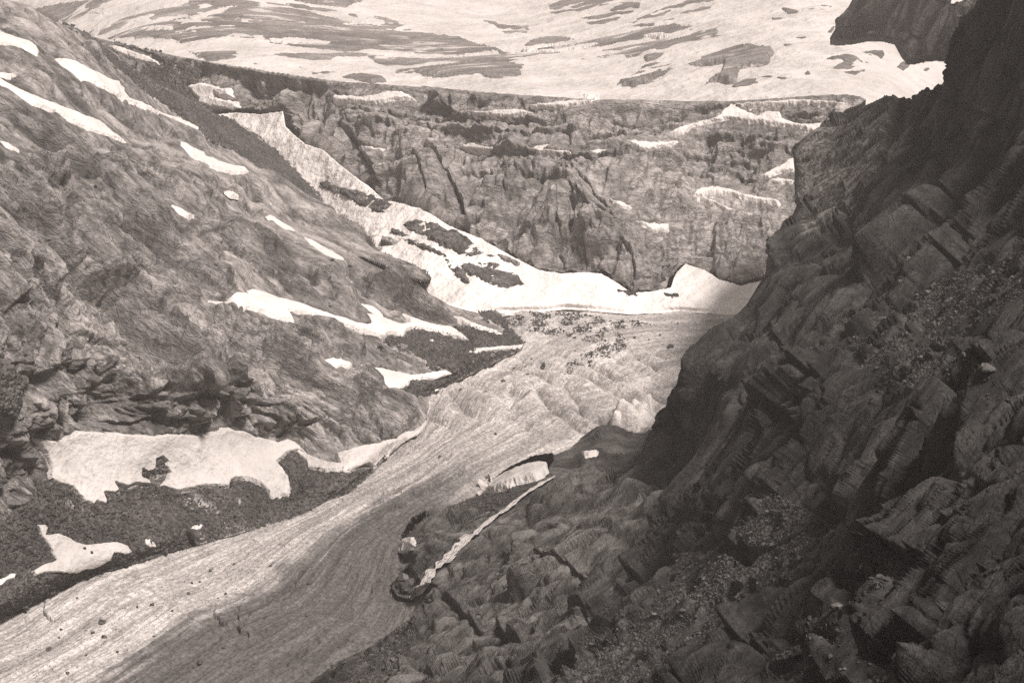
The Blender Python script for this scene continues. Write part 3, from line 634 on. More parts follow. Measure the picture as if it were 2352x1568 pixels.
OUTCROPS = {
 'fan': [
  (T('A', (2110, 1190), (2200, 1215), 'B', (0, 1252), (120, 1272), (250, 1312), (330, 1350), (385, 1392), (340, 1400), (290, 1395), (330, 1430), (240, 1420), (180, 1395), (60, 1320), (0, 1295), 'A', (2250, 1300), (2160, 1245)), 'dark rock sliver in the snow couloir'),
  (T('E', (440, -10), (520, -35), (720, -5), (800, 40), (930, 130), (1000, 160), (1062, 205), (1020, 215), (950, 212), (820, 188), (740, 150), (650, 110), (540, 60), (470, 25)), 'large dark slab island at the top of the snow fan'),
  (T('E', (360, 25), (400, 30), (475, 68), (430, 65), (380, 48)), 'small rock fleck left of the dark slab island'),
  (T('E', (410, 88), (520, 105), (580, 130), (680, 175), (750, 212), (700, 210), (640, 180), (540, 150), (480, 115)), 'thin rock rib between two snow lanes'),
  (T('E', (700, 225), (760, 232), (800, 262), (845, 300), (870, 340), (893, 392), (855, 388), (810, 345), (780, 305), (745, 285), (730, 255)), 'dark curved rib of rubble in the snow fan'),
  (T('E', (820, 268), (890, 255), (960, 238), (1060, 250), (1140, 270), (1180, 300), (1230, 365), (1262, 402), (1220, 408), (1170, 410), (1100, 412), (1040, 400), (950, 355), (890, 325), (850, 300)), 'broad rock island in the middle of the snow fan'),
  (T('E', (1060, 190), (1110, 200), (1150, 218), (1210, 240), (1240, 268), (1200, 272), (1150, 255), (1100, 225)), 'pale rock fleck right of the slab island'),
  (T('E', (1880, 435), (1950, 440), (2020, 470), (1960, 480), (1900, 450)), 'low rock shelf at the top edge of the right snow cone'),
  (T('E', (2190, 452), (2290, 465), (2290, 480), (2200, 470)), 'flat rock fleck on the right snow cone'),
 ],
 'snow': [
  (T('A', (215, 65), (420, 20), (560, 5), (800, -40), (1500, -120), (3000, -120), 'B', (500, -120), (300, -60), (190, -10), (70, 58), (130, 82), (280, 100), (340, 112), (390, 132), (440, 160), (480, 168), (530, 195), (570, 218), (600, 238),
     (680, 255), (800, 262), (870, 285), (960, 305), (1060, 325), (1140, 352), (1230, 345), (1235, 320), (1300, 275), (1400, 250), (1480, 248), (1600, 262), (1760, 258), (1860, 245), (2000, 215), (2150, 190), (2352, 175),
     'C', (100, 175), (210, 160), (300, 180), (305, 200), (295, 235), (380, 255), (450, 270), (475, 295), (560, 312), (650, 318), (675, 352), (640, 372), (640, 405), (560, 440), (500, 450), (440, 470), (420, 540), (380, 570), (290, 545), (210, 568), (235, 545),
     (310, 500), (340, 432), (250, 450), (170, 450), (0, 428), 'B', (2275, 430), (2280, 460), (2200, 510), (2080, 560), (1980, 582), (1880, 572), (1900, 550), (1990, 490), (2080, 420), (2050, 385), (1950, 390), (1850, 375), (1700, 405), (1560, 412), (1460, 427), (1450, 405), (1400, 395), (1330, 410), (1280, 430), (1230, 470), (1240, 500),
     (1180, 520), (1100, 540), (1000, 538), (960, 515), (900, 518), (820, 512), (740, 520), (600, 502), (520, 480), (390, 482), (290, 440), (200, 400), (100, 395), (0, 388),
     'A', (2230, 395), (2270, 440), (2260, 485), (2180, 485), (2100, 478), (2000, 435), (1900, 432), (1750, 425), (1600, 410), (1480, 400), (1400, 398), (1330, 370), (1240, 310), (1150, 270), (1000, 250), (900, 270), (760, 272), (640, 260), (580, 220), (500, 170), (400, 150), (330, 120)), 'wide band of pale glaciated rock slabs across the far slope'),
  (T('B', (1420, 35), (1500, 0), (1620, -20), (1800, -60), (1900, -40), (1780, 10), (1700, 25), (1600, 55), (1500, 65), (1430, 62)), 'dark slab streak in snow at the top, uppermost of the stack'),
  (T('B', (1425, 78), (1500, 72), (1600, 65), (1700, 38), (1760, 10), (1780, 22), (1700, 62), (1640, 85), (1560, 82), (1480, 97), (1440, 95)), 'dark slab streak in snow at the top, second from the left'),
  (T('B', (1620, 95), (1700, 70), (1770, 30), (1850, 22), (1960, 10), (2030, 18), (2025, 45), (1940, 50), (1860, 68), (1780, 70), (1720, 95), (1660, 105)), 'dark slab streak in snow at the top with a square right end'),
  (T('B', (1590, 125), (1680, 112), (1780, 100), (1850, 80), (1985, 72), (1900, 100), (1830, 115), (1740, 130), (1660, 125)), 'thin dark streak under the square ended slab'),
  (T('B', (1650, 155), (1740, 140), (1830, 125), (1910, 112), (1880, 130), (1800, 160), (1700, 162)), 'lowest thin dark streak of the upper slab stack'),
  (T('B', (985, 135), (1060, 145), (1080, 165), (1170, 172), (1285, 172), (1285, 195), (1200, 192), (1080, 192), (1050, 170)), 'pale rock patch alone in the upper snow'),
  (T('B', (1085, 208), (1180, 205), (1280, 202), (1275, 225), (1200, 240), (1130, 232)), 'pale rock patch just below the lone one in the upper snow'),
  (T('B', (1938, 162), (1980, 135), (2050, 110), (2120, 80), (2200, 50), (2352, 15), 'C', (60, 10), (200, -30), (290, -20), (240, 20), (200, 25), (100, 25), (60, 60), (-20, 62), 'B', (2250, 75), (2160, 118), (2050, 130), (1990, 165)), 'long dark slab rising to the right near the top of the snow'),
  (T('B', (1950, 182), (2040, 160), (2150, 155), (2120, 175), (2000, 188)), 'thin dark sliver below the long rising slab'),
  (T('B', (2160, 150), (2220, 128), (2290, 120), (2260, 138), (2190, 150)), 'small dark fleck under the long rising slab'),
  (T('C', (30, 95), (60, 80), (130, 68), (200, 45), (248, 45), (240, 60), (150, 85), (60, 105)), 'narrow slab fleck at the right end of the long rising slab'),
  (T('B', (30, 512), (90, 498), (150, 492), (230, 500), (290, 508), (325, 538), (310, 550), (230, 555), (160, 535), (100, 525)), 'low dark rock mound just above the plateau rim'),
  (T('C', (895, 65), (940, 48), (990, 32), (1065, 40), (1050, 65), (1010, 85), (950, 75)), 'small diamond shaped rock high on the right snow slope'),
  (T('C', (1025, 390), (1080, 378), (1180, 358), (1260, 350), (1340, 338), (1400, 338), (1412, 355), (1390, 395), (1360, 430), (1250, 455), (1170, 468), (1060, 458), (1110, 430), (1140, 415), (1130, 400)), 'large smooth grey slab alone on the right snow slope'),
  (T('C', (1110, 490), (1190, 478), (1300, 465), (1270, 490), (1210, 497)), 'thin slab sliver under the large smooth one'),
  (T('C', (385, 590), (420, 560), (480, 540), (550, 532), (582, 548), (570, 580), (480, 602), (420, 602)), 'rounded rock tongue above the right part of the rim'),
  (T('C', (575, 525), (630, 510), (700, 518), (778, 522), (740, 538), (660, 538)), 'flat rock sliver above the right part of the rim'),
  (T('C', (795, 240), (850, 245), (915, 245), (900, 262), (860, 268), (820, 258)), 'small dark rock sliver in the middle of the right snow slope'),
  (T('C', (730, 50), (775, 55), (835, 75), (820, 88), (770, 85)), 'small dark rock left of the diamond shaped one'),
  (T('C', (660, 118), (700, 118), (755, 122), (700, 126)), 'hairline rock streak left of the small dark rock'),
  (T('C', (860, 135), (915, 130), (900, 140)), 'tiny rock streak below the small dark rock'),
  (T('C', (730, 302), (770, 298), (800, 305), (760, 312)), 'faint pale rock fleck under the small sliver'),
  (T('C', (1510, 440), (1540, 412), (1560, 418), (1602, 415), (1570, 440), (1545, 462)), 'jagged dark rock in snow below the dark crag'),
  (T('C', (1358, 512), (1380, 502), (1395, 508), (1375, 518)), 'tiny dark rock right of the big slab'),
  (T('C', (888, 485), (898, 475), (912, 486)), 'lone tiny dark stone left of the big slab'),
  (T('C', (1662, 412), (1680, 395), (1700, 395), (1680, 415)), 'small dark rock speck under the crag, right of the jagged one'),
  (T('C', (1688, 462), (1705, 452), (1718, 458), (1700, 468)), 'lowest small dark speck below the crag'),
  (T('C', (1035, 215), (1065, 180), (1085, 178), (1060, 210)), 'narrow dark rock beside the left tip of the crag'),
 ],
}
STREAKS = [T('B', (0, 180), (60, 165), (150, 150), (240, 125), (290, 112), (200, 150), (100, 170), (0, 190)),
           T('B', (285, 270), (330, 235), (400, 195), (490, 165), (430, 205), (370, 235), (320, 262)),
           T('B', (330, 305), (400, 265), (480, 240), (560, 220), (500, 248), (420, 285), (360, 305)),
           T('B', (500, 320), (640, 312), (760, 300), (860, 290), (780, 312), (700, 330), (600, 328)),
           T('B', (700, 395), (820, 382), (950, 362), (1090, 345), (1020, 368), (900, 388), (780, 402)),
           T('B', (1230, 345), (1340, 310), (1480, 302), (1600, 292), (1520, 312), (1400, 320), (1300, 345)),
           T('B', (1270, 340), (1420, 350), (1560, 325), (1700, 290), (1830, 280), (1900, 285), (1780, 298), (1680, 325), (1560, 350), (1420, 362)),
           T('A', (1800, 270), (2000, 262), (2230, 290), (2200, 310), (2000, 300), (1820, 290)),
           T('A', (900, 200), (1050, 180), (1200, 190), (1100, 215), (950, 215)),
           T('A', (560, 90), (900, 40), (1300, 20), (1100, 60), (900, 75), (700, 110)),
           T('A', (1250, 130), (1500, 60), (1600, 40), (1480, 90), (1300, 140)),
           T('B', (1900, 245), (2080, 230), (2250, 235), (2180, 250), (2000, 258))]
for k, pl in enumerate(STREAKS): pass

# long cracks, gullies and ledges: (polyline, width px, depth m, step m)
CR_LEFT = [
 (T('D', (880, 0), (915, 60), (905, 150), (890, 260), (860, 400), (900, 460), (1040, 520), (1060, 600), (1100, 690), (1150, 760), (1220, 850), (1290, 910), (1320, 980)), 2.2, 5, 4),
 (T('D', (560, 400), (800, 600), (1000, 720), (1100, 770), (1200, 850), (1300, 950), (1320, 1100)), 2.0, 4, -5),
 (T('D', (480, 620), (620, 690), (800, 760), (950, 830), (1050, 870)), 1.4, 3, 3),
 (T('D', (500, 1100), (560, 1000), (600, 900), (700, 960), (760, 1000), (740, 1100), (735, 1300)), 1.8, 5, 4),
 (T('D', (0, 900), (240, 960), (470, 1000), (480, 1150), (560, 1200), (740, 1330)), 1.4, 3.5, 3),
 (T('D', (760, 990), (900, 980), (1050, 960), (1250, 1050), (1330, 1060)), 1.2, 3, -4),
 (T('D', (1350, 960), (1450, 1060), (1560, 1170), (1700, 1200), (1850, 1210)), 2.0, 5, 4),
 (T('D', (1540, 960), (1560, 1060), (1660, 1080), (1720, 1180)), 2.4, 6, 5),
 (T('D', (1380, 860), (1450, 920), (1560, 1000), (1700, 1090), (1760, 1100)), 1.4, 4, 4),
 (T('D', (1080, 690), (1200, 720), (1300, 700), (1380, 640)), 2.2, 6, 6),
 (T('D', (1550, 620), (1560, 760), (1700, 790), (1850, 740), (1950, 790), (2080, 800)), 1.4, 4, 5),
 (T('D', (1530, 860), (1540, 960), (1590, 1100), (1660, 1220), (1840, 1300), (1850, 1400)), 2.2, 6, 5),
 (T('D', (1890, 1100), (1880, 1200), (1990, 1340), (2200, 1370), (2352, 1460)), 2.2, 6, 6),
 (T('E', (130, 1140), (160, 1240), (260, 1350), (330, 1440)), 1.6, 5, 4),
 (T('E', (0, 1200), (100, 1260), (150, 1310)), 1.4, 3.5, 3),
 (T('E', (0, 1300), (150, 1420), (310, 1470)), 2.4, 5, 6),
 (T('D', (920, 1140), (1050, 1130), (1130, 1080), (1200, 1130), (1310, 1120), (1400, 1150), (1560, 1140)), 2.4, 6, 6),
 (T('D', (740, 1310), (900, 1330), (1050, 1290), (1280, 1310), (1360, 1260), (1420, 1340)), 1.6, 5, 4),
 (T('D', (540, 1330), (600, 1310), (700, 1350), (780, 1400)), 3.0, 6, 4),
 (T('D', (1130, 0), (1300, 90), (1450, 150), (1600, 250), (1700, 330), (1900, 420), (2100, 480)), 1.6, 4, 4),
 (T('D', (1350, 470), (1500, 480), (1560, 420), (1480, 380), (1430, 440)), 1.2, 3, 3),
 (T('D', (1450, 590), (1540, 650), (1640, 700), (1800, 730)), 1.2, 3, 3),
 (T('D', (60, 560), (120, 500), (240, 510), (250, 600)), 1.4, 3, 4),
 (T('D', (0, 560), (80, 560), (70, 650)), 3.0, 5, 4),
 (T('D', (400, 580), (520, 660), (560, 690), (500, 760)), 1.6, 4, 3),
 (T('D', (680, 900), (740, 960), (850, 870), (830, 820)), 1.8, 5, 4),
 (T('A', (300, 1120), (380, 1200), (480, 1320), (530, 1380), (560, 1480)), 1.6, 4, 4),
 (T('A', (0, 1120), (100, 1180), (150, 1280), (220, 1400), (230, 1520)), 3.2, 5, 5),
 (T('A', (950, 1180), (1010, 1290), (1090, 1370), (1150, 1440), (1250, 1500)), 1.4, 3, 3),
 (T('A', (1370, 1380), (1420, 1430), (1460, 1490)), 1.4, 3, 3),
 (T('A', (1480, 1170), (1540, 1230), (1590, 1240), (1640, 1320)), 2.0, 5, 4),
 (T('A', (1320, 960), (1380, 990), (1420, 980)), 1.6, 4, 3),
 (T('A', (850, 970), (1000, 1030), (1080, 1060)), 1.6, 2.5, 3),
 (T('A', (1100, 1060), (1300, 1150), (1500, 1260), (1700, 1380), (1850, 1470)), 1.6, 3, 4),
 (T('E', (0, 800), (80, 870), (120, 940)), 1.8, 4, 4),
 (T('E', (100, 860), (280, 940), (500, 1000), (700, 960)), 1.2, 2.5, -4),
]
CR_WALL = [
 (T('B', (560, 1000), (640, 1020), (700, 1110), (760, 1190), (800, 1280), (850, 1400), (880, 1500)), 2.4, 10, 12),
 (T('B', (60, 880), (130, 960), (200, 1080), (280, 1180), (300, 1260)), 3.5, 12, 10),
 (T('B', (500, 1080), (560, 1200), (620, 1350), (700, 1450)), 1.2, 5, 5),
 (T('B', (1345, 1040), (1330, 1100), (1320, 1170), (1290, 1200)), 1.3, 6, 4),
 (T('B', (1490, 1400), (1480, 1500), (1440, 1567)), 1.4, 7, 5), (T('B', (1540, 1400), (1600, 1460), (1680, 1567)), 1.4, 7, -5),
 (T('E', (1500, 0), (1510, 120), (1500, 220), (1530, 290)), 1.4, 7, 5), (T('E', (1600, 0), (1590, 120), (1560, 250)), 1.4, 7, 5),
 (T('E', (1680, 0), (1670, 160), (1660, 290)), 1.2, 6, 5), (T('E', (1900, 100), (1980, 250), (2010, 440)), 1.6, 6, 5),
 (T('E', (2130, 270), (2150, 400)), 1.4, 6, 5), (T('B', (1500, 1300), (1650, 1400), (1800, 1500), (1900, 1567)), 1.2, 4, 5),
 (T('B', (0, 770), (300, 760), (600, 780), (900, 770), (1200, 800), (1400, 790)), 1.6, 3, 8),
 (T('B', (200, 880), (500, 860), (700, 870), (1000, 900), (1400, 880), (1800, 830), (2352, 850)), 1.8, 3, 8),
 (T('B', (850, 1000), (1100, 1020), (1400, 1020), (1700, 1050), (2100, 1040), (2352, 1050)), 2, 3, 9),
 (T('B', (900, 1180), (1200, 1190), (1500, 1230), (1700, 1300), (1850, 1420)), 1.6, 3, 7),
 (T('C', (0, 1010), (300, 1030), (500, 990), (700, 1010)), 1.8, 3, 7), (T('C', (180, 880), (400, 940), (700, 960), (850, 900)), 1.8, 4, 7),
 (T('C', (0, 1120), (200, 1110), (420, 1130), (560, 1200)), 1.4, 3, 5), (T('C', (730, 1000), (780, 1040), (800, 1020)), 2.5, 8, 4),
 (T('C', (100, 700), (400, 705), (600, 690)), 1.6, 5, 8), (T('C', (730, 760), (1000, 750), (1150, 740)), 1.4, 6, 8), (T('C', (750, 820), (1000, 815), (1090, 790)), 1.8, 6, 6),
]
CR_RIGHT = [
 (T('F', (2130, 980), (2250, 1045), (2352, 1020)), 2.5, 4, 5), (T('F', (980, 800), (1080, 790), (1100, 740), (1180, 690)), 3, 6, 6),
 (T('F', (640, 1000), (740, 980), (800, 940), (900, 840), (960, 760)), 3, 5, 6), (T('F', (840, 1020), (960, 1080), (1100, 1090)), 2.5, 4, 5),
 (T('F', (870, 1200), (940, 1230), (1110, 1200)), 2.5, 4, 5), (T('F', (620, 620), (650, 720), (700, 800)), 2.2, 4, 4),
 (T('F', (1700, 100), (1920, 250), (1930, 0)), 2.5, 4, 4), (T('F', (1400, 380), (1500, 390), (1650, 330)), 3, 5, 5),
 (T('F', (1100, 620), (1300, 590), (1400, 560)), 3, 5, 5), (T('F', (700, 1300), (860, 1330), (900, 1450)), 5, 6, 5),
 (T('H', (720, 1010), (780, 1060), (880, 1110), (940, 1180)), 2.5, 5, 5), (T('H', (800, 920), (830, 850), (960, 720), (1050, 670)), 1.6, 4, 3),
 (T('H', (1220, 860), (1330, 850), (1420, 770), (1350, 720)), 1.6, 4, 3), (T('H', (1290, 900), (1450, 770), (1560, 790), (1700, 860)), 1.6, 3, 3),
 (T('H', (1040, 1070), (1100, 1220), (1200, 1240), (1290, 1150)), 3, 6, 6), (T('H', (1880, 960), (2000, 880), (2100, 780), (2250, 680)), 3, 6, 6),
 (T('H', (1930, 780), (2000, 840), (2060, 830)), 2.5, 5, 4), (T('H', (1600, 1150), (1640, 1050), (1700, 1010)), 2.2, 4, 3), (T('H', (1240, 1320), (1400, 1420), (1460, 1440)), 2, 4, 4),
 (T('H', (950, 1480), (1120, 1380), (1280, 1390)), 2, 4, 4), (T('I', (320, 560), (420, 680), (500, 690), (640, 620)), 3, 4, 5),
 (T('I', (940, 420), (1000, 310), (1080, 200), (1040, 80)), 4, 6, 5), (T('I', (1840, 470), (1900, 510), (1990, 500)), 2.5, 3, 4),
 (T('I', (1320, 740), (1500, 720), (1600, 760), (1560, 980)), 4, 5, 5), (T('I', (1960, 1040), (2060, 950), (2250, 780), (2352, 700)), 3.5, 4, 4),
 (T('I', (1760, 1200), (1900, 1160), (2000, 1050)), 3, 4, 4), (T('I', (300, 1000), (500, 960), (700, 830)), 2.5, 3, 4),
 (T('I', (1400, 520), (1500, 550), (1700, 570)), 2.5, 3, 4), (T('I', (330, 1270), (520, 1300), (720, 1280)), 3, 3, 4), (T('I', (1400, 1500), (1600, 1350), (1800, 1250), (2000, 1200)), 3.5, 4, 5),
 (T('C', (1700, 200), (1500, 700), (1380, 1100), (1200, 1420), (1000, 1567)), 5, 8, 10), (T('C', (2050, 660), (2100, 790), (2190, 790)), 2.5, 4, 5),
 (T('C', (2150, 100), (2050, 300), (1950, 500)), 3, 5, 4), (T('C', (1100, 1150), (1130, 1400), (1100, 1567)), 2, 5, 5), (T('C', (900, 1080), (880, 1300), (850, 1450)), 2, 5, 4),
 (T('C', (1820, 1200), (1900, 1400), (2150, 1230)), 3, 5, 4), (T('C', (1650, 1500), (1900, 1420), (2100, 1260)), 2.5, 4, 4),
]

def creases(h, crack, PX, PY, lst, kw=1.0):
    for poly, wd, dep, step in lst:
        wd = wd * kw
        pad = wd * 6
        x0, y0 = poly.min(0) - pad; x1, y1 = poly.max(0) + pad
        jj = np.nonzero((PY[:, 0] > y0) & (PY[:, 0] < y1))[0]; ii = np.nonzero((PX[0] > x0) & (PX[0] < x1))[0]
        if len(jj) == 0 or len(ii) == 0: continue
        sl_ = (slice(jj[0], jj[-1] + 1), slice(ii[0], ii[-1] + 1))
        px, py = PX[sl_], PY[sl_]
        wx = fbm(np.stack([px / 9, py / 9, px * 0 + 3], -1), 3, .6) * 2.2; wy = fbm(np.stack([px / 9, py / 9, px * 0 + 9], -1), 3, .6) * 2.2
        px = px + wx; py = py + wy
        d, qx, qy, arc = nearest(px, py, poly, False)
        L = np.sqrt((np.diff(poly, axis=0) ** 2).sum(1)).sum()
        tp = sm(arc, 0, 8) * sm(L - arc, 0, 8)
        tp = np.where((arc <= 0) | (arc >= L), 0, tp)
        up = np.sign(qy - py + 1e-6)                      # above the line
        g = np.exp(-(d / (wd * 0.5)) ** 2) * tp
        ledge = np.exp(-d / (wd * 3.0)) * tp * up * (1 - np.exp(-(d / (wd * .4)) ** 2))
        h[sl_] += -dep * 0.75 * g + step * 0.65 * ledge
        crack[sl_] = np.maximum(crack[sl_], g * 0.9)
    return h, crack

def damp_mask(PX, PY, polys, wide=False):
    m = np.zeros(PX.shape)
    for p in polys:
        sd = sdist(PX, PY, p, 22.0 if wide else 6.0); m = np.maximum(m, sm(sd, -20, -2) if wide else sm(sd, -1.6, 0.7))
    return m

def build_rock(name, s, xs, ys, R3, octs, mat, rim=0.22, damp=(), soft=(), cr=(), stretch=(3.0, 1.3, 1.0), keep=14.0, gain=1.0, label=None, micro=0.0, extra=None, warp=0.28, kw=1.0, bulge=()):
    PX, PY, P, N, d = s.grid(xs, ys)
    wide = damp_mask(PX, PY, damp, True)
    h, crack = relief(P, R3, octs[:2], stretch, warp, N)
    h = bulges(h, PX, PY, bulge)
    h = h * (1 - 0.95 * wide)
    if len(soft): h = h * (1 - 0.6 * damp_mask(PX, PY, soft, True))
    h2, c2 = relief(P, R3, octs[2:], stretch, warp, N, h); h = h + h2 * (1 - 0.6 * wide); crack = np.maximum(crack, c2)
    if extra:
        h2, c2 = relief(P, *extra, warp, N, h); h = h + h2 * (1 - 0.6 * wide); crack = np.maximum(crack, c2)
    h = h * gain
    h, crack = creases(h, crack, PX, PY, cr, kw)
    if micro: h = h + fbm(P / micro[0], 4, 0.55, True) * micro[1]
    m = damp_mask(PX, PY, damp)
    if len(soft):
        k = damp_mask(PX, PY, soft)
        h = h * (1 - 0.85 * k); crack = crack * (1 - k)
    h = h * (1 - 0.97 * m) - 1.0 * m
    ed = sdist(PX, PY, s.outline, 14.0)
    h = h * (rim + (1 - rim) * sm(ed, 0, 9)) * (1 - sm(d, 0, 2))
    s0 = spacing(P); P = relax(P + N * h[..., None], s0, 5)
    s.cache = (xs, ys, P, N)
    o = grid_mesh(name, P, d < keep, mat, attrs={'crack': crack})
    tag(o, label, kind='structure')
    s.relief_cache = None
    return o

def overlay(name, s, poly, mat, thick, label, cat, group=None, step=0.55, wob=1.0, disp=None, R3=None, kind=None, edge=2.5, sink=1.2):
    x0, y0 = poly.min(0) - 6; x1, y1 = poly.max(0) + 6
    x0, y0, x1, y1 = max(x0, -150), max(y0, -80), min(x1, 1100), min(y1, 760)
    xs = np.arange(x0, x1, step); ys = np.arange(y0, y1, step)
    if len(xs) < 4 or len(ys) < 4: return None
    PX, PY, P, N, d = s.grid(xs, ys)
    u = np.median(np.linalg.norm(P - np.array([0, 0, CH]), axis=-1)) / FPX
    wx = fbm(P / (u * 6), 3, 0.6) * wob; wy = fbm(P / (u * 6) + 9, 3, 0.6) * wob
    sd = sdist(PX + wx, PY + wy, poly, 6.0)
    e = min(edge, 0.3 * max(np.percentile(sd, 98), 1.0) + 0.6)
    h = thick * (sm(sd, -0.8, e) - 0.3) - sink * max(thick, 1.2) * sm(-sd, 0.3, 2.2)
    crack = np.zeros(PX.shape)
    if disp is not None:
        hh, crack = disp(P)
        h = h + hh * sm(sd, -1, 2.5)
    P = P + N * h[..., None]
    o = grid_mesh(name, P, (sd > -2.6) & (d < 1.2), mat, attrs={'crack': crack})
    tag(o, label, cat, group, kind)
    return o

def stones_template(seed, sub=1):
    r = np.random.RandomState(seed)
    t = (1 + 5 ** 0.5) / 2
    V = np.array([(-1, t, 0), (1, t, 0), (-1, -t, 0), (1, -t, 0), (0, -1, t), (0, 1, t), (0, -1, -t), (0, 1, -t), (t, 0, -1), (t, 0, 1), (-t, 0, -1), (-t, 0, 1)], float)
    F = [(0, 11, 5), (0, 5, 1), (0, 1, 7), (0, 7, 10), (0, 10, 11), (1, 5, 9), (5, 11, 4), (11, 10, 2), (10, 7, 6), (7, 1, 8),
         (3, 9, 4), (3, 4, 2), (3, 2, 6), (3, 6, 8), (3, 8, 9), (4, 9, 5), (2, 4, 11), (6, 2, 10), (8, 6, 7), (9, 8, 1)]
    V = list(V / np.linalg.norm(V[0]))
    for _ in range(sub):
        mid = {}; G = []
        def m(a, b):
            k = (min(a, b), max(a, b))
            if k not in mid:
                v = V[a] + V[b]; V.append(v / np.linalg.norm(v)); mid[k] = len(V) - 1
            return mid[k]
        for a, b, c in F:
            x, y, z = m(a, b), m(b, c), m(c, a); G += [(a, x, z), (b, y, x), (c, z, y), (x, y, z)]
        F = G
    V = np.array(V)
    for _ in range(9):                                  # cut flat faces
        n = r.normal(size=3); n /= np.linalg.norm(n); c = r.uniform(0.45, 0.8)
        k = V @ n; V = V - np.maximum(k - c, 0)[:, None] * n
    V = V * np.array([1.0, r.uniform(0.6, 0.9), r.uniform(0.45, 0.75)])
    return V, np.array(F)
STONES = [stones_template(k) for k in range(6)]
SMALL = [stones_template(k, 0) for k in range(6)]

def pick(poly, n, seed, dens=None):
    r = np.random.RandomState(seed)
    x0, y0 = poly.min(0); x1, y1 = poly.max(0)
    x0, y0, x1, y1 = max(x0, -60), max(y0, -40), min(x1, 1080), min(y1, 740)
    X, Y = [], []
    tot = 0
    while tot < n:
        x = r.uniform(x0, x1, n); y = r.uniform(y0, y1, n); m = inside(x, y, poly)
        if dens is not None: m &= r.rand(n) < dens(x, y)
        X.append(x[m]); Y.append(y[m]); tot += m.sum()
    return np.concatenate(X)[:n], np.concatenate(Y)[:n]

def size_law(r, n, lo, hi, a=2.2):
    q = r.rand(n); return lo * (1 - q * (1 - (lo / hi) ** a)) ** (-1 / a)

def stone_field(name, s, poly, n, lo, hi, mat, label, seed=1, surf_fn=None, dens=None, sinkf=0.25, px_size=True):
    """many stones merged into one uncountable mass; lo..hi are radii in frame pixels at the place"""
    r = np.random.RandomState(seed)
    x, y = pick(poly, n, seed, dens)
    P, N = (surf_fn or s.at)(x, y)
    u = np.linalg.norm(P - np.array([0, 0, CH]), axis=-1) / FPX
    rad = size_law(r, n, lo, hi) * u
    Vs, Fs = [], []; off = 0
    tidx = r.randint(0, 6, n)
    for k in range(6):
        sel = np.nonzero(tidx == k)[0]
        if len(sel) == 0: continue
        V, F = SMALL[k]
        a = r.rand(len(sel)) * 6.28; b = r.normal(size=len(sel)) * 0.35
        ca, sa, cb, sb = np.cos(a), np.sin(a), np.cos(b), np.sin(b)
        W = V[None] * rad[sel][:, None, None] * np.stack([r.uniform(.8, 1.4, len(sel)), r.uniform(.8, 1.2, len(sel)), r.uniform(.8, 1.2, len(sel))], -1)[:, None]
        x1 = W[..., 0] * cb[:, None] - W[..., 2] * sb[:, None]; z1 = W[..., 0] * sb[:, None] + W[..., 2] * cb[:, None]
        X = x1 * ca[:, None] - W[..., 1] * sa[:, None]; Y = x1 * sa[:, None] + W[..., 1] * ca[:, None]
        W = np.stack([X, Y, z1], -1) + (P[sel] + N[sel] * (rad[sel] * (0.5 - sinkf))[:, None])[:, None]
        Vs.append(W.reshape(-1, 3)); Fs.append((F[None] + (np.arange(len(sel)) * len(V))[:, None, None]).reshape(-1, 3) + off)
        off += len(sel) * len(V)
    o = raw_mesh(name, np.concatenate(Vs), np.concatenate(Fs), mat, smooth=False)
    tag(o, label, kind='stuff')
    return o

def on_mesh(s):
    def f(x, y):
        xs, ys, P, N = s.cache
        i = np.clip(np.searchsorted(xs, x), 0, len(xs) - 1); j = np.clip(np.searchsorted(ys, y), 0, len(ys) - 1)
        return P[j, i], N[j, i]
    return f

# ================================================================== BUILD
def polys(k): return [p for p, *_ in SNOWS[k]]

# ---- far snowfield with its rock slabs
xs = axis(-300, 1350, -20, 1045, 1.0); ys = axis(-140, 160, -12, 118, 0.8)
PX, PY, P, N, d = snow.grid(xs, ys)
und = fbm(P / np.array([160, 260, 160]), 5, 0.5) * 5.0 + fbm(P / np.array([35, 90, 35]) + 4, 3, 0.6) * 1.6
P = P + N * und[..., None]
o = grid_mesh('snowfield', P, np.ones(PX.shape, bool), m_snow_far)
tag(o, 'wide hazy snowfield rising behind the plateau rim', kind='structure')
def far_disp(P):
    h, c = relief(P, R_FAR, ((140, 9, 2), (55, 5, 1.5), (22, 2.5, 1.0), (10, 1.2, .6)), (4, 1.2, 1)); return h, c
m_far_d = rock_mat('far_dark_rock', R_FAR, 1.7, 0.14, 0.26)
for k, (pl, lab) in enumerate(OUTCROPS['snow']):
    if k == 0:
        o = overlay('rock_outcrop', snow, pl, m_far, 6.0, lab, 'rock outcrop', 'rock slabs showing through the far snowfield', step=0.7, disp=far_disp, wob=1.6, sink=1.5)
    else:
        f2 = lambda P: tuple(a * b for a, b in zip(far_disp(P), (0.3, 1)))
        overlay('rock_outcrop', snow, pl, m_far_d if k not in (6, 7, 22) else m_far, 3.5, lab, 'rock outcrop', 'rock slabs showing through the far snowfield', step=0.45, disp=f2, wob=0.7, edge=1.2, sink=2)
LBL = ['upper left', 'long steep', 'lower steep', 'middle', 'long lower', 'rightmost long', 'right lower']
SNL = ['thin snow ribbon in the pale slabs under the upper snow tongue, leftmost', 'slanting snow ribbon just left of the snow tongue in the pale slabs, uppermost', 'slanting snow ribbon in the pale slabs, second down',
       'level snow ribbon crossing the grey slab left of the snow notch', 'long snow ribbon ending at the snow notch, lowest', 'snow ribbon right of the notch, upper of two', 'long wavy snow ribbon right of the notch',
       'snow bar in pale slabs above the left part of the rim', 'snow bank in pale slabs at the far left', 'long snow bank at the top left of the pale slabs', 'slanting snow bank among pale slabs near the top left', 'thin snow ribbon beside the rising slab on the right']
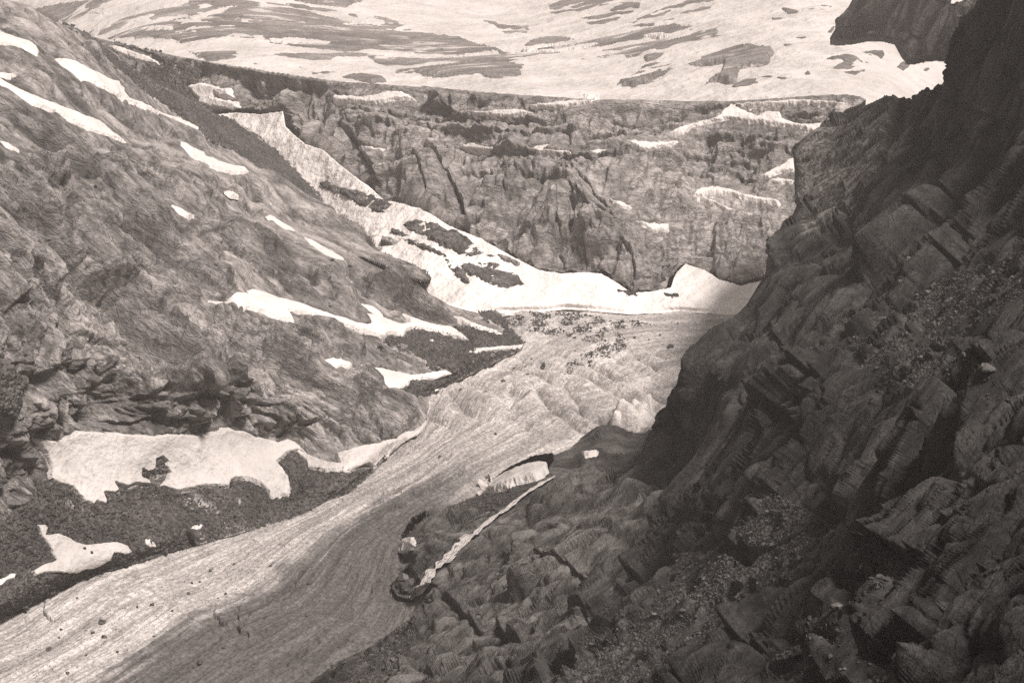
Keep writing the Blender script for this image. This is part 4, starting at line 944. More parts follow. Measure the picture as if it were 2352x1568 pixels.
for pl, lab in zip(STREAKS, SNL):
    overlay('snow_patch', snow, pl, m_snow_far, 8.0, lab, 'snow patch', 'snow ribbons across the far slabs', step=0.5, wob=1.3, edge=1.6, sink=1.0)
print('far', time.time() - T0)

# ---- dark crag on the right skyline
xs = axis(785, 1150, 818, 1030, 0.8); ys = axis(-120, 90, -14, 66, 0.8)
build_rock('crag', crag, xs, ys, R_RIGHT, ((70, 12, 6), (28, 6, 3), (11, 2.5, 1.2), (5, 1, .5)), m_crag, keep=10, rim=0.5, gain=1.3, label='dark crag standing above the right end of the far snow')

# ---- headwall
xs = axis(60, 1000, 85, 905, Q); ys = axis(20, 420, 28, 322, Q)
build_rock('headwall', headwall, xs, ys, R_WALL, ((110, 13, 2.5), (42, 7, 2.6), (15, 3.2, 2.0)), m_wall, warp=0.16, extra=(R_VERT, ((34, 6, 2.5), (14, 3.4, 2.2), (6.5, 1.7, 1.3)), (2.8, 1.0, 1.0)),
           bulge=[((579, 228), 38, 42, 20, 10), ((620, 250), 30, 34, 14, -20), ((540, 235), 22, 38, 12, 15), ((425, 180), 22, 45, 18, -25), ((480, 140), 60, 14, 9, 0),
                  ((640, 150), 70, 12, 9, 0), ((760, 150), 50, 14, 9, 5), ((740, 240), 40, 38, 14, 0), ((560, 172), 60, 10, 8, 8), ((380, 130), 30, 14, 9, 10), ((690, 205), 40, 16, 9, 10)],
           rim=0.14, kw=0.65, damp=polys('wall'), cr=CR_WALL, stretch=(2.2, 1.0, 0.9), keep=9, label='pale cracked rock wall below the plateau rim')
for pl, th, lab in SNOWS['wall']:
    overlay('snow_patch', headwall, pl, m_snow, th, lab, 'snow patch', 'snow patches on the headwall', step=0.5)
for pl, which, lab in SCREES['wall']:
    f2 = lambda P: (fbm(P / 6, 4, 0.7) * 1.2, np.zeros(P.shape[:-1]))
    overlay('scree', headwall, pl, m_scree, 2.5, lab, None, step=0.6, disp=f2, kind='stuff', wob=2.0)
print('wall', time.time() - T0)

# ---- snow fan and couloir
xs = axis(180, 900, 205, 800, Q); ys = axis(90, 380, 104, 330, Q)
PX, PY, P, N, d = fan.grid(xs, ys)
runn = fbm((P @ frame(dirn((560, 285, 1115), (520, 310, 1090)))) / np.array([60, 9, 60]), 4, 0.6) * 0.8 + fbm(P / 25, 4, 0.5) * 1.3
P = P + N * runn[..., None]
fcone = snow_mat('fan_snow', 0.8, 0.7, 0.88, dirt=0.2, direction=frame(dirn((640, 280, 1120), (600, 312, 1090))))
o = grid_mesh('avalanche_snow_fan', P, d < 9, fcone)
tag(o, 'brilliant white snow couloir and fan spreading at the foot of the headwall', kind='structure')
def fan_disp(P):
    h, c = relief(P, R_LEFT, ((24, 1.6, .8), (9, 1.1, .7), (4, .7, .5)), (4, 1.2, 1)); return h, c
m_fanrock = rock_mat('fan_rock', R_LEFT, 0.7, 0.11, 0.3, bumpk=1.5)
for pl, lab in OUTCROPS['fan']:
    overlay('rock_outcrop', fan, pl, m_left if 'pale' in lab else m_fanrock, 2.0, lab, 'rock outcrop', 'rock islands in the snow fan', step=0.5, disp=fan_disp, edge=1.8, wob=1.7)
print('fan', time.time() - T0)

# ---- left mountainside
xs = axis(-260, 600, -25, 533, Q); ys = axis(-60, 760, -20, 630, Q)
build_rock('mountainside', left, xs, ys, R_LEFT, ((62, 15, 3.5), (27, 9.5, 4.0), (12, 4.4, 2.8), (5.2, 2.2, 1.8), (2.4, .85, .8)), m_left,
           damp=polys('left'), soft=[p for p, *_ in SCREES['left']], cr=CR_LEFT, stretch=(3.0, 1.2, 0.9),
           bulge=[((D_[0], D_[1]), rx, ry, H, tl) for D_, rx, ry, H, tl in [(T('D', (1030, 1060))[0], 40, 38, 9, 20), (T('D', (1450, 740))[0], 15, 22, 7, 20), (T('D', (1250, 560))[0], 24, 12, 6, 25), (T('D', (600, 1120))[0], 17, 26, 8, 0),
                  (T('D', (340, 1230))[0], 22, 24, 8, 0), (T('D', (1680, 960))[0], 22, 17, 7, 40), (T('D', (2050, 1250))[0], 26, 28, 8, 35), (T('D', (350, 830))[0], 26, 16, 7, 35), (T('D', (760, 870))[0], 16, 12, 6, 10),
                  (T('D', (160, 660))[0], 18, 15, 6, 0), (T('D', (1900, 820))[0], 34, 10, 6, 15), (T('E', (200, 1100))[0], 16, 20, 6, 40), (T('A', (330, 1330))[0], 26, 30, 8, 20),
                  (T('A', (600, 1400))[0], 20, 28, 7, -10), (T('A', (1250, 1300))[0], 20, 22, 6, -20), (T('A', (1750, 1150))[0], 30, 9, 5, 35)]], label='broad rocky mountainside with slabs and cracks on the left')
bx, by = PX, PY
def cache(s, xs, ys, octs=None, **k): pass
for pl, th, lab in SNOWS['left']:
    overlay('snow_patch', left, pl, m_snow_old if ('dirty' in lab or 'patchy' in lab or 'ribbon' in lab) else m_snow, th, lab, 'snow patch', 'snow patches on the left mountainside', step=0.5, wob=0.6, edge=1.7)
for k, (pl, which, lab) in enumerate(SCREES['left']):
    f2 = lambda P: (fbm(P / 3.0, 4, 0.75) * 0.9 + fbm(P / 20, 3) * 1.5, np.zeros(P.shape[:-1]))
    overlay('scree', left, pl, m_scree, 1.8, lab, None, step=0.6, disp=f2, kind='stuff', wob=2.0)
print('left', time.time() - T0)

# ---- glacier
GL_L = T('P', (900, 300), (760, 305), (640, 315), (560, 324), (525, 344), (495, 365), (465, 380), (440, 392), (427, 410), (412, 436), (386, 456), (345, 478), (300, 495), (250, 515), (200, 532), (165, 542), (110, 556), (70, 572), (0, 618), (-150, 690))
GL_R = T('P', (900, 420), (760, 425), (690, 420), (650, 428), (600, 435), (555, 455), (500, 478), (470, 500), (440, 520), (405, 545), (398, 590), (380, 625), (330, 665), (250, 720), (150, 800))
def topl(c):
    p = point(c[:, 0], c[:, 1], gd(c[:, 0], c[:, 1])); return p[:, :2]
gl, gr = topl(GL_L), topl(GL_R)
xs = axis(-300, 900, -15, 760, Q); ys = axis(295, 800, 305, 695, Q)
PX, PY, P, N, d = glacier.grid(xs, ys)
dl, qx, qy, al = nearest(P[..., 0], P[..., 1], gl, False); dr, _, _, ar = nearest(P[..., 0], P[..., 1], gr, False)
tt = dl / (dl + dr + 1e-6)
Ll = np.sqrt((np.diff(gl, axis=0) ** 2).sum(1)).sum(); Lr = np.sqrt((np.diff(gr, axis=0) ** 2).sum(1)).sum()
ss = (al / Ll) * (1 - tt) + (ar / Lr) * tt
# flow coordinates in metres
U = ss * Ll; V = tt * 190.0
fl = np.stack([U, V, np.zeros_like(U)], -1)
h = fbm(fl / np.array([90, 9, 1]) , 4, 0.6) * 1.0 + fbm(P / 40, 4, 0.55) * 1.2 + fbm(fl / np.array([30, 2.6, 1]) + 7, 3, 0.6) * 0.5 + fbm(P / 3, 3, .6) * 0.22
# swell: the middle stands higher than the margins
h = h + (7.0 * np.clip(np.minimum(tt, 1 - tt) * 2, 0, 1) ** 0.7 - 3) * sm(ss, 0.3, 0.55)
# crevassed step
zone = T('P', (425, 400), (470, 370), (560, 362), (700, 352), (740, 352), (720, 440), (640, 445), (560, 425), (480, 425), (420, 425))
zk = sm(sdist(PX, PY, zone, 30.0), -25, 18)
dv = dirn((560, 372, 990), (660, 392, 920)); dv = dv[:2] / np.linalg.norm(dv[:2]); dn = np.array([-dv[1], dv[0]])
c1 = P[..., 0] * dn[0] + P[..., 1] * dn[1]; c2 = P[..., 0] * dv[0] + P[..., 1] * dv[1]
wv = np.stack([c2 / 70, c1 / 60, c1 * 0], -1)
ph = c1 / 21.0 + perlin(wv) * 1.1 + perlin(wv * 2.6 + 5) * 0.35
rid = 1 - np.abs(np.sin(ph * math.pi)) ** 0.75
am = sm(perlin(np.stack([c2 / 60, c1 / 25, c1 * 0 + 3], -1)), -0.55, 0.1)
h = h - zk * rid * 7.5 * am + zk * fbm(P / 12, 4, .6) * 0.8
ph2 = c1 / 6.5 + perlin(wv * 2) * 2.0
h = h - zk * (1 - np.abs(np.sin(ph2 * math.pi)) ** .5) * 2.0 * sm(perlin(wv * 3 + 8), -.1, .3)
# ice folds near the right margin
fold = T('E', (1830, 1330), (1880, 1250), (1980, 1190), (2110, 1180), (2120, 1250), (2060, 1330), (1950, 1350))
fk = sm(sdist(PX, PY, fold, 8.0), -3, 3)
h = h + fk * (3.5 + 4.5 * np.abs(np.sin((P[..., 0] * 0.8 + P[..., 1] * 0.35) / 3.4 + perlin(P / 12) * 1.5)))
# open cracks
GCR = [(T('G', (290, 960), (292, 1050), (310, 1110), (345, 1140), (420, 1135)), 1.2, 3), (T('G', (165, 1050), (160, 1110), (172, 1145)), 1.0, 2.5),
       (T('G', (1470, 1050), (1440, 1110), (1445, 1165), (1520, 1215), (1600, 1210), (1620, 1250), (1670, 1280), (1670, 1330)), 1.3, 3), (T('G', (1600, 1060), (1600, 1130), (1615, 1200), (1700, 1100)), 1.0, 2.5),
       (T('G', (2070, 800), (2000, 880), (1950, 950), (1880, 1000)), 1.3, 2.5), (T('G', (2140, 1240), (2120, 1310), (2050, 1370), (2000, 1410)), 1.3, 2.5),
       (T('G', (1700, 590), (1715, 640), (1740, 655)), 0.9, 2), (T('G', (2010, 500), (2020, 540)), 0.9, 2), (T('H', (190, 800), (185, 880), (140, 930)), 0.9, 2), (T('H', (290, 830), (225, 910), (225, 960)), 1.2, 3),
       (T('H', (0, 330), (30, 365), (80, 370)), 0.9, 2), (T('H', (0, 1280), (200, 1250), (360, 1240)), 0.9, 1.5), (T('G', (1650, 1410), (1560, 1460), (1500, 1500)), 1.1, 2),
       (T('E', (1330, 1320), (1430, 1240), (1520, 1200)), 1.8, 3), (T('E', (690, 1300), (600, 1400), (500, 1500), (430, 1560)), 2.2, 4), (T('H', (180, 420), (420, 300), (620, 160), (800, 60)), 1.6, 2.5),
       (T('H', (0, 640), (300, 470), (600, 290), (900, 130), (1150, 10)), 1.6, 2.5)]
crk = np.zeros(PX.shape)
for pl, wd, dep in GCR:
    h, crk = creases(h, crk, PX, PY, [(pl, wd, dep, dep * 0.5)])
# margin hollows
for pl, dep in ((CAVE1, 26), (CAVE2, 16), (CAVE3, 12)):
    h = h * (1 - sm(sdist(PX, PY, pl, 6.0), -0.5, 1.5))
P = P + N * h[..., None]
N = grid_normals(P); glacier.cache = (xs, ys, P, N)
# debris cover: 0 clean ice .. 1 rubble
st = fbm(fl / np.array([260, 9, 1]) + 3, 4, 0.65) * 0.6 + fbm(P / 35, 4, .6) * 0.4
deb = sm(tt + 0.16 * st, 0.40, 0.66) * sm(ss, 0.38, 0.62) * 0.95
deb = np.maximum(deb, 0.55 * sm(st, 0.3, 0.9))
deb = np.maximum(deb, 0.9 * sm(sdist(PX, PY, T('G', (400, 1567), (700, 1430), (1100, 1250), (1500, 1050), (1900, 850), (2352, 640), 'H', (200, 600), (200, 900), (0, 1250), 'G', (2000, 1500), (1500, 1750)), 30.0), -20, 25) * sm(st, -0.5, 0.3))
deb = deb * (1 - 0.8 * fk); deb = np.maximum(deb, 0.45 * zk * (1 - fk) * sm(fbm(P / 18, 4, .6), 0, .6))
uv = np.stack([U / 100, V / 100], -1)
M = Mat('glacier_ice')
uvn = M.n('ShaderNodeUVMap'); uvn.uv_map = 'flow'
q1 = M.frame(None, (1.6, 16, 1), uvn.outputs[0]); q2 = M.frame(None, (9, 60, 1), uvn.outputs[0])
n1 = M.noise(q1, 1.0, 7, 0.68, 0.4); n2 = M.noise(q2, 1.0, 5, 0.65, 0.3); n3 = M.noise(M.tc, 0.55, 5, 0.7); n4 = M.noise(M.tc, 0.08, 5, 0.65)
n5 = M.noise(M.frame(None, (0.5, 5, 1), uvn.outputs[0]), 1.0, 4, 0.6)
clean = M.math('MULTIPLY', M.ramp(n5, 0.35, 0.65, 0.72, 1.1), M.ramp(M.math('ADD', M.math('MULTIPLY', n1, .5), M.math('ADD', M.math('MULTIPLY', n2, .2), M.math('MULTIPLY', n4, .3))), 0.38, 0.6, 0.42, 0.74))
clean = M.math('MULTIPLY', clean, M.ramp(n3, 0.3, 0.7, 0.6, 1.3))
dirt = M.math('MULTIPLY', M.ramp(n3, 0.3, 0.7, 0.08, 0.19), M.ramp(n1, 0.35, 0.65, 0.75, 1.3))
k = M.ramp(M.math('ADD', M.attr('debris'), M.math('MULTIPLY', M.math('SUBTRACT', n4, 0.5), 0.9)), 0.1, 0.95)
mx = M.n('ShaderNodeMix'); M.l(k, mx.inputs[0]); M.l(clean, mx.inputs[2]); M.l(dirt, mx.inputs[3])
mx2 = M.n('ShaderNodeMix'); M.l(M.attr('white'), mx2.inputs[0]); M.l(mx.outputs[0], mx2.inputs[2]); mx2.inputs[3].default_value = 0.85
v = M.math('MULTIPLY', mx2.outputs[0], M.math('SUBTRACT', 1.0, M.math('MULTIPLY', M.attr('crack'), 0.5)))  # ice cracks darkened in colour, standing in for the shade within
M.color(v, (1.0, 0.955, 0.92))
hh = M.math('ADD', M.math('MULTIPLY', n2, 1.6), M.math('MULTIPLY', n3, 1.5)); hh = M.math('ADD', hh, M.math('MULTIPLY', n1, 1.6))
M.l(M.bump(hh, 1.0, 1.0), M.b.inputs['Normal']); M.b.inputs['Roughness'].default_value = 0.6
o = grid_mesh('glacier', P, d < 30, M.m, uv=uv, attrs={'debris': deb, 'crack': crk, 'white': fk * 0.8})
tag(o, 'streaked glacier tongue curving down the valley', kind='structure')
print('glacier', time.time() - T0)

# ---- right mountainside
xs = axis(215, 1750, 283, 1036, Q); ys = axis(-850, 785, -12, 694, Q)
SCR_R = [T('F', (1250, 800), (1500, 560), (1700, 400), (1900, 300), (2200, 200), (2352, 150), (2352, 560), (2100, 620), (1950, 700), (1700, 800), (1800, 950), (2050, 980), (2200, 1080), (2352, 1200), (2352, 1320), (2050, 1250), (1800, 1130), (1500, 1080), (1200, 1000)),
         T('I', (-20, 700), (200, 650), (450, 720), (900, 500), (1300, 560), (1000, 700), (700, 900), (400, 1150), (100, 1250), (-20, 1200)),
         T('I', (1450, 850), (1700, 750), (1900, 750), (1750, 1000), (1400, 1200), (1000, 1250), (700, 1330), (500, 1567), (1700, 1700), (1600, 1350), (1300, 1500), (1250, 1180)),
         T('I', (500, 280), (700, 300), (900, 380), (850, 480), (600, 620), (450, 620), (380, 480)),
         T('H', (1450, 1567), (1600, 1380), (1900, 1200), (2100, 1000), (2352, 800), (2352, 1700), (1450, 1700)),
         T('H', (740, 390), (870, 335), (1000, 295), (1200, 235), (1330, 215), (1180, 320), (1090, 390), (900, 400), (800, 430)),
         T('H', (150, 1380), (500, 1130), (700, 1020), (640, 1100), (500, 1250), (450, 1400), (400, 1500), (300, 1600), (-50, 1600), (-50, 1440))]
PX, PY, P, N, d = right.grid(xs, ys)
h = 0
oc = ((46, 9.0, 3), (19, 5.5, 2.8), (8.5, 2.8, 1.8), (3.8, 1.2, 1.0), (1.8, .5, .45), (0.9, .2, .2))
h, crack = relief(P, R_RIGHT, oc[:2], (2.4, 1.2, 0.9), 0.22, N)
# bed of the stream
STREAM = T('H', (1480, 160), (1350, 238), (1290, 275), (1220, 320), (1190, 350), (1130, 400), (1080, 428), (1050, 455), (1000, 490), (950, 530), (905, 570), (870, 590), (850, 620), (800, 670), (745, 720), (700, 750), (650, 800), (610, 860), (570, 915), (520, 965), (485, 992))
dS = nearest(PX, PY, STREAM, False)[0]
nearS = 1 - sm(dS, 3, 20)
h = h * (1 - 0.9 * nearS)
h = h * (1 - 0.85 * damp_mask(PX, PY, polys('right'), True))
h2, c2 = relief(P, R_RIGHT, oc[2:], (2.4, 1.2, 0.9), 0.22, N, h); h = h + h2; crack = np.maximum(crack, c2)
h, crack = creases(h, crack, PX, PY, CR_RIGHT)
sk = damp_mask(PX, PY, SCR_R); m = damp_mask(PX, PY, polys('right'))
sk = sk * sm(fbm(P / 14, 3) + 0.25, -0.1, 0.25)
h = h * (1 - 0.78 * sk) + sk * fbm(P / 1.6, 3, .7) * 0.35; crack = crack * (1 - sk); h = h * (1 - 0.8 * m) - 0.8 * m
dist = np.linalg.norm(P - np.array([0, 0, CH]), axis=-1)
edge = sm(sdist(PX, PY, RIGHT, 12.0), 0, 9)                       # keep the glacier margin low relief
low = sm(PY, 420, 450) * sm(700 - PX, -20, 40)
h = h * (0.45 - 0.3 * low + (0.55 + 0.3 * low) * edge) * (1 - sm(d, 0, 2))
SWID = np.array([6, 9, 10, 15, 17, 14, 10, 11, 16, 17, 24, 30, 42, 44, 26, 24, 34, 42, 46, 42, 34]) * 0.14881 * 1.7
h = h * (1 - 0.6 * (1 - sm(dS, 2, 8))) - 1.2 * np.exp(-(dS / 3.0) ** 2)
s0 = spacing(P); P = relax(P + N * h[..., None], s0, 10); N = grid_normals(P); right.cache = (xs, ys, P, N)
def right_mat():
    u = 0.30
    M = Mat('slope_rock_with_shade'); R3 = R_RIGHT
    q = M.frame(R3, (0.35, 1.0, 1.0))
    big = M.noise(q, 1 / (u * 90), 5, 0.6); mid = M.noise(q, 1 / (u * 14), 7, 0.68, 0.6); fin = M.noise(q, 1 / (u * 3.2), 5, 0.7)
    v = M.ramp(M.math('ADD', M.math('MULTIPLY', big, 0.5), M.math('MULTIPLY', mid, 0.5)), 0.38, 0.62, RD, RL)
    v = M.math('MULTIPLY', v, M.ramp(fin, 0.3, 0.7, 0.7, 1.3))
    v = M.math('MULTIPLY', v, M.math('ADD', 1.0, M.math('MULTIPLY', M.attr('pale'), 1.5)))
    v = M.math('MULTIPLY', v, M.math('SUBTRACT', 1.0, M.math('MULTIPLY', M.attr('crack'), 0.6)))  # dirt and painted shade darken the cracks
    # far cliff: water streaks, and its sunlight painted in as lighter rock
    vz = M.frame(None, (1 / 2.6, 1 / 2.6, 1 / 40)); stn = M.noise(vz, 1.0, 3, 0.6)
    cl = M.attr('cliff')
    v = M.math('MULTIPLY', v, M.math('ADD', 1.0, M.math('MULTIPLY', cl, M.ramp(stn, 0.48, 0.55, 3.2, 0.6))))
    # scree
    x = M.n('ShaderNodeTexVoronoi', feature='F1'); M.l(M.tc, x.inputs['Vector']); x.inputs['Scale'].default_value = 1.0
    sp_ = M.n('ShaderNodeSeparateColor'); M.l(x.outputs['Color'], sp_.inputs[0])
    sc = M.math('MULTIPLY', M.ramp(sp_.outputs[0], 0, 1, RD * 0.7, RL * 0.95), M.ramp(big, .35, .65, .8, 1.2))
    mx = M.n('ShaderNodeMix'); M.l(M.attr('scree'), mx.inputs[0]); M.l(v, mx.inputs[2]); M.l(sc, mx.inputs[3])
    M.color(mx.outputs[0], (1.0, 0.965, 0.93))
    crk = M.ramp(M.vor(M.frame(R3, (0.4, 1, 1)), 1 / (u * 9)), 0.0, 0.07)
    h1 = M.math('ADD', M.math('MULTIPLY', mid, u * 11), M.math('ADD', M.math('MULTIPLY', fin, u * 3.2), M.math('MULTIPLY', crk, u * .8)))
    h2 = M.math('ADD', M.math('MULTIPLY', x.outputs['Distance'], -0.9), M.math('MULTIPLY', fin, u * 2))
    m2 = M.n('ShaderNodeMix'); M.l(M.attr('scree'), m2.inputs[0]); M.l(h1, m2.inputs[2]); M.l(h2, m2.inputs[3])
    M.l(M.bump(m2.outputs[0], 1.0, 1.0), M.b.inputs['Normal'])
    return M.m
RD, RL = 0.032, 0.11  # low tones: dark rock plus the slope's shade, put into its colour
CLIFF = T('C', (1000, 860), (1250, 780), (1540, 740), (1620, 900), (1500, 1050), (1330, 1230), (1180, 1400), (950, 1567), (840, 1567), (840, 1200), (820, 1060), (900, 950))
cl = sm(sdist(PX, PY, CLIFF, 12.0), -6, 6)
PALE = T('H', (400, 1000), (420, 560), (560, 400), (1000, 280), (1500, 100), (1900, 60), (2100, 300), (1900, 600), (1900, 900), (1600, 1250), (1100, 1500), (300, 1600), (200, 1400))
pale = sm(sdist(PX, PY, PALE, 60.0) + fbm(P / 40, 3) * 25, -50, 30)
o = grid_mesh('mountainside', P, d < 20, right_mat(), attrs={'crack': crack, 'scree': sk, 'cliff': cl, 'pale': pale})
tag(o, 'dark shaded mountainside of slabs and scree filling the right', kind='structure')
for pl, th, lab in SNOWS['right']:
    overlay('snow_patch', right, pl, m_snow_old, th, lab, 'snow patch', 'snow remnants by the stream', step=0.4, wob=0.6)
print('right', time.time() - T0)

# ---- meltwater stream
def stream():
    r = np.random.RandomState(3)
    L = np.concatenate([[0], np.cumsum(np.sqrt((np.diff(STREAM, axis=0) ** 2).sum(1)))]); n = 260
    a = np.linspace(0, L[-1], n); cx = np.interp(a, L, STREAM[:, 0]); cy = np.interp(a, L, STREAM[:, 1]); wd = np.interp(a, L, SWID)
    nz = perlin(np.stack([a / 9, a * 0 + .3, a * 0 + 2.4], -1)); nz2 = perlin(np.stack([a / 5, a * 0 + .6, a * 0 + 8.5], -1))
    tx = np.gradient(cx); ty = np.gradient(cy); l = np.hypot(tx, ty); nx_, ny_ = -ty / l, tx / l
    m_ = 15; k = np.linspace(-1, 1, m_)
    wd = wd * 0.5 * (0.9 + 0.6 * nz + 0.7 * nz2)
    tw = np.linspace(0.3, 1, n); cx = cx + nx_ * nz * 2.0 * tw; cy = cy + ny_ * nz * 2.0 * tw
    X = cx[:, None] + nx_[:, None] * wd[:, None] * k; Y = cy[:, None] + ny_[:, None] * wd[:, None] * k
    Pm, Nm = on_mesh(right)(X, Y)
    # water lies above its bed: smooth the bed along and across the flow
    dep = np.linalg.norm(Pm - np.array([0, 0, CH]), axis=-1)
    for _ in range(6):
        dep = np.minimum(dep, 0.5 * dep + 0.25 * (np.roll(dep, 1, 0) + np.roll(dep, -1, 0)))
        dep[:, 1:-1] = 0.5 * dep[:, 1:-1] + 0.25 * (dep[:, 2:] + dep[:, :-2])
    dirs = ray(X, Y); dirs /= np.linalg.norm(dirs, axis=-1)[..., None]
    rip = perlin(np.stack([a[:, None] / 3.5 + 0 * k, np.broadcast_to(k * 5, X.shape), X * 0], -1)) * 0.35
    top = dirs * (dep - 0.9 - 0.5 * (1 - k ** 2) - rip)[..., None]; top[..., 2] += CH
    bot = dirs * (dep + 2.0)[..., None]; bot[..., 2] += CH
    G = np.concatenate([bot[:, :1], top, bot[:, -1:]], 1)
    uvs = np.stack([np.broadcast_to(a[:, None] / 8, G.shape[:2]), np.broadcast_to(np.concatenate([[-1.2], k, [1.2]]), G.shape[:2])], -1)
    M = Mat('white_water'); uvn = M.n('ShaderNodeUVMap'); uvn.uv_map = 'flow'
    a1 = M.noise(M.frame(None, (0.9, 3.5, 1), uvn.outputs[0]), 1.3, 6, 0.7, 0.4)
    M.color(M.ramp(a1, 0.38, 0.56, 0.12, 0.72)); M.l(M.bump(a1, 0.8), M.b.inputs['Normal']); M.b.inputs['Roughness'].default_value = 0.4
    o = grid_mesh('water', G, np.ones(G.shape[:2], bool), M.m, uv=uvs)
    tag(o, 'narrow white meltwater stream tumbling down dark rock to the glacier edge', kind='structure')
stream()

# ---- rubble: uncountable stones
m_st = rock_mat('stone', R_LEFT, 0.4, 0.05, 0.13); m_std = rock_mat('dark_stone', R_LEFT, 0.25, 0.06, 0.14)
m_stl = rock_mat('pale_stone', R_LEFT, 0.5, 0.14, 0.26)
BAND = T('E', (1050, 575), (1300, 560), (1500, 570), (1700, 600), (1900, 640), (2150, 660), (1950, 690), (1850, 700), (1950, 760), (1940, 810), (1880, 860), (1750, 900), (1600, 950), (1500, 980), (1560, 900), (1700, 840), (1750, 800), (1650, 760), (1450, 740), (1250, 700), (1130, 660))
stone_field('rubble', glacier, BAND, 3600, 0.5, 2.2, m_st, 'rubble of dark stones in a curved band on the upper glacier', 1, on_mesh(glacier), dens=lambda x, y: np.clip(perlin(np.stack([x / 14, y / 7, x * 0], -1)) * 1.6 + .45, 0.03, 1))
stone_field('rubble', glacier, T('E', (1200, 850), (1600, 800), (2100, 650), (2300, 640), (2200, 1000), (1200, 1100), (700, 1150), (900, 1020)), 260, 0.3, 1.2, m_st, 'stones sprinkled on the upper glacier', 2, on_mesh(glacier))
stone_field('rubble', glacier, T('G', (0, 1250), (1200, 850), (2000, 560), 'H', (400, 200), (900, 60), (700, 300), (300, 560), (350, 900), (450, 1050), (200, 1300), 'G', (2000, 1500), (0, 1600)), 2200, 0.3, 1.1, m_std, 'small stones strewn over the lower glacier', 3, on_mesh(glacier),
            dens=lambda x, y: np.clip(perlin(np.stack([(x + y) / 30, (x * .5 + y) / 9, x * 0], -1)) + .3, 0.05, 1))
lcache = None
stone_field('rubble', left, SCREES['left'][2][0], 5200, 0.4, 2.0, m_st, 'rubble of the wide moraine at lower left', 4, lambda x, y: (lambda r: (r[0] + r[1] * 1.6, r[1]))(left.at(x, y)))
stone_field('rubble', left, SCREES['left'][1][0], 2600, 0.35, 1.5, m_std, 'rubble of the moraine beside the glacier bend', 5, lambda x, y: (lambda r: (r[0] + r[1] * 1.6, r[1]))(left.at(x, y)))
for k, pl in enumerate(SCR_R):
    ar = (pl[:, 0].max() - pl[:, 0].min()) * (pl[:, 1].max() - pl[:, 1].min())
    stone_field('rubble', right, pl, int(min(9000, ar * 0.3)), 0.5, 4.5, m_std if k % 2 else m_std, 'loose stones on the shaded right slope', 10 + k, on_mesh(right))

# ---- single boulders
def boulder(surf, spots, mat, labels, group, seed):
    r = np.random.RandomState(seed)
    meshes = []
    for k in range(5):
        V, F = stones_template(seed * 10 + k, 2)
        V = V * (1 + 0.12 * perlin(V * 2.2 + k)[:, None])
        o = raw_mesh('boulder', V, F, mat, smooth=False); meshes.append(o.data); bpy.data.objects.remove(o)
    marks = [(x, y, lb[0]) for x, y, w_, *lb in spots if lb]
    used = set()
    for i, (x, y, w_, *lb) in enumerate(spots):
        if not lb and marks:                               # say where it lies from the nearest named boulder
            size = 'tiny' if w_ < 3 else 'small' if w_ < 5 else 'larger'
            for mx_, my_, ml in sorted(marks, key=lambda q: (q[0] - x) ** 2 + (q[1] - y) ** 2):
                dx, dy = x - mx_, y - my_; r_ = math.hypot(dx, dy)
                side = ('right of' if dx > 0 else 'left of') if abs(dx) > 1.8 * abs(dy) else (('below' if dy > 0 else 'above') if abs(dy) > 1.8 * abs(dx) else ('below and right of' if dx > 0 and dy > 0 else 'above and right of' if dx > 0 else 'below and left of' if dy > 0 else 'above and left of'))
                far = 'just ' if r_ < 22 else '' if r_ < 55 else 'well '
                t_ = size + ' stone ' + far + side + ' the ' + ml
                t_ = ' '.join(t_.split()[:16])
                if r_ > 140: t_ = t_.replace('well ', 'far ')
                if t_ not in used: break
            used.add(t_); lb = [t_]
        Pp, Nn = surf(np.array([x]), np.array([y])); Pp, Nn = Pp[0], Nn[0]
        u = np.linalg.norm(Pp - np.array([0, 0, CH])) / FPX; rad = w_ * u * 0.55
        o = bpy.data.objects.new('boulder', meshes[i % 5]); S.collection.objects.link(o)
        o.location = tuple(Pp + Nn * rad * 0.3); o.scale = (rad * r.uniform(0.95, 1.15), rad * r.uniform(.85, 1.05), rad * r.uniform(0.85, 1.1))
        o.rotation_euler = (r.uniform(-.3, .3), r.uniform(-.3, .3), r.uniform(0, 6.28))
        tag(o, lb[0] if lb else labels, 'boulder', group)
def tp(t, x, y): return T(t, (x, y))[0]
def spots(lst): return [(*tp(t, x, y), w_ * 0.14881, *lb) for t, x, y, w_, *lb in lst]
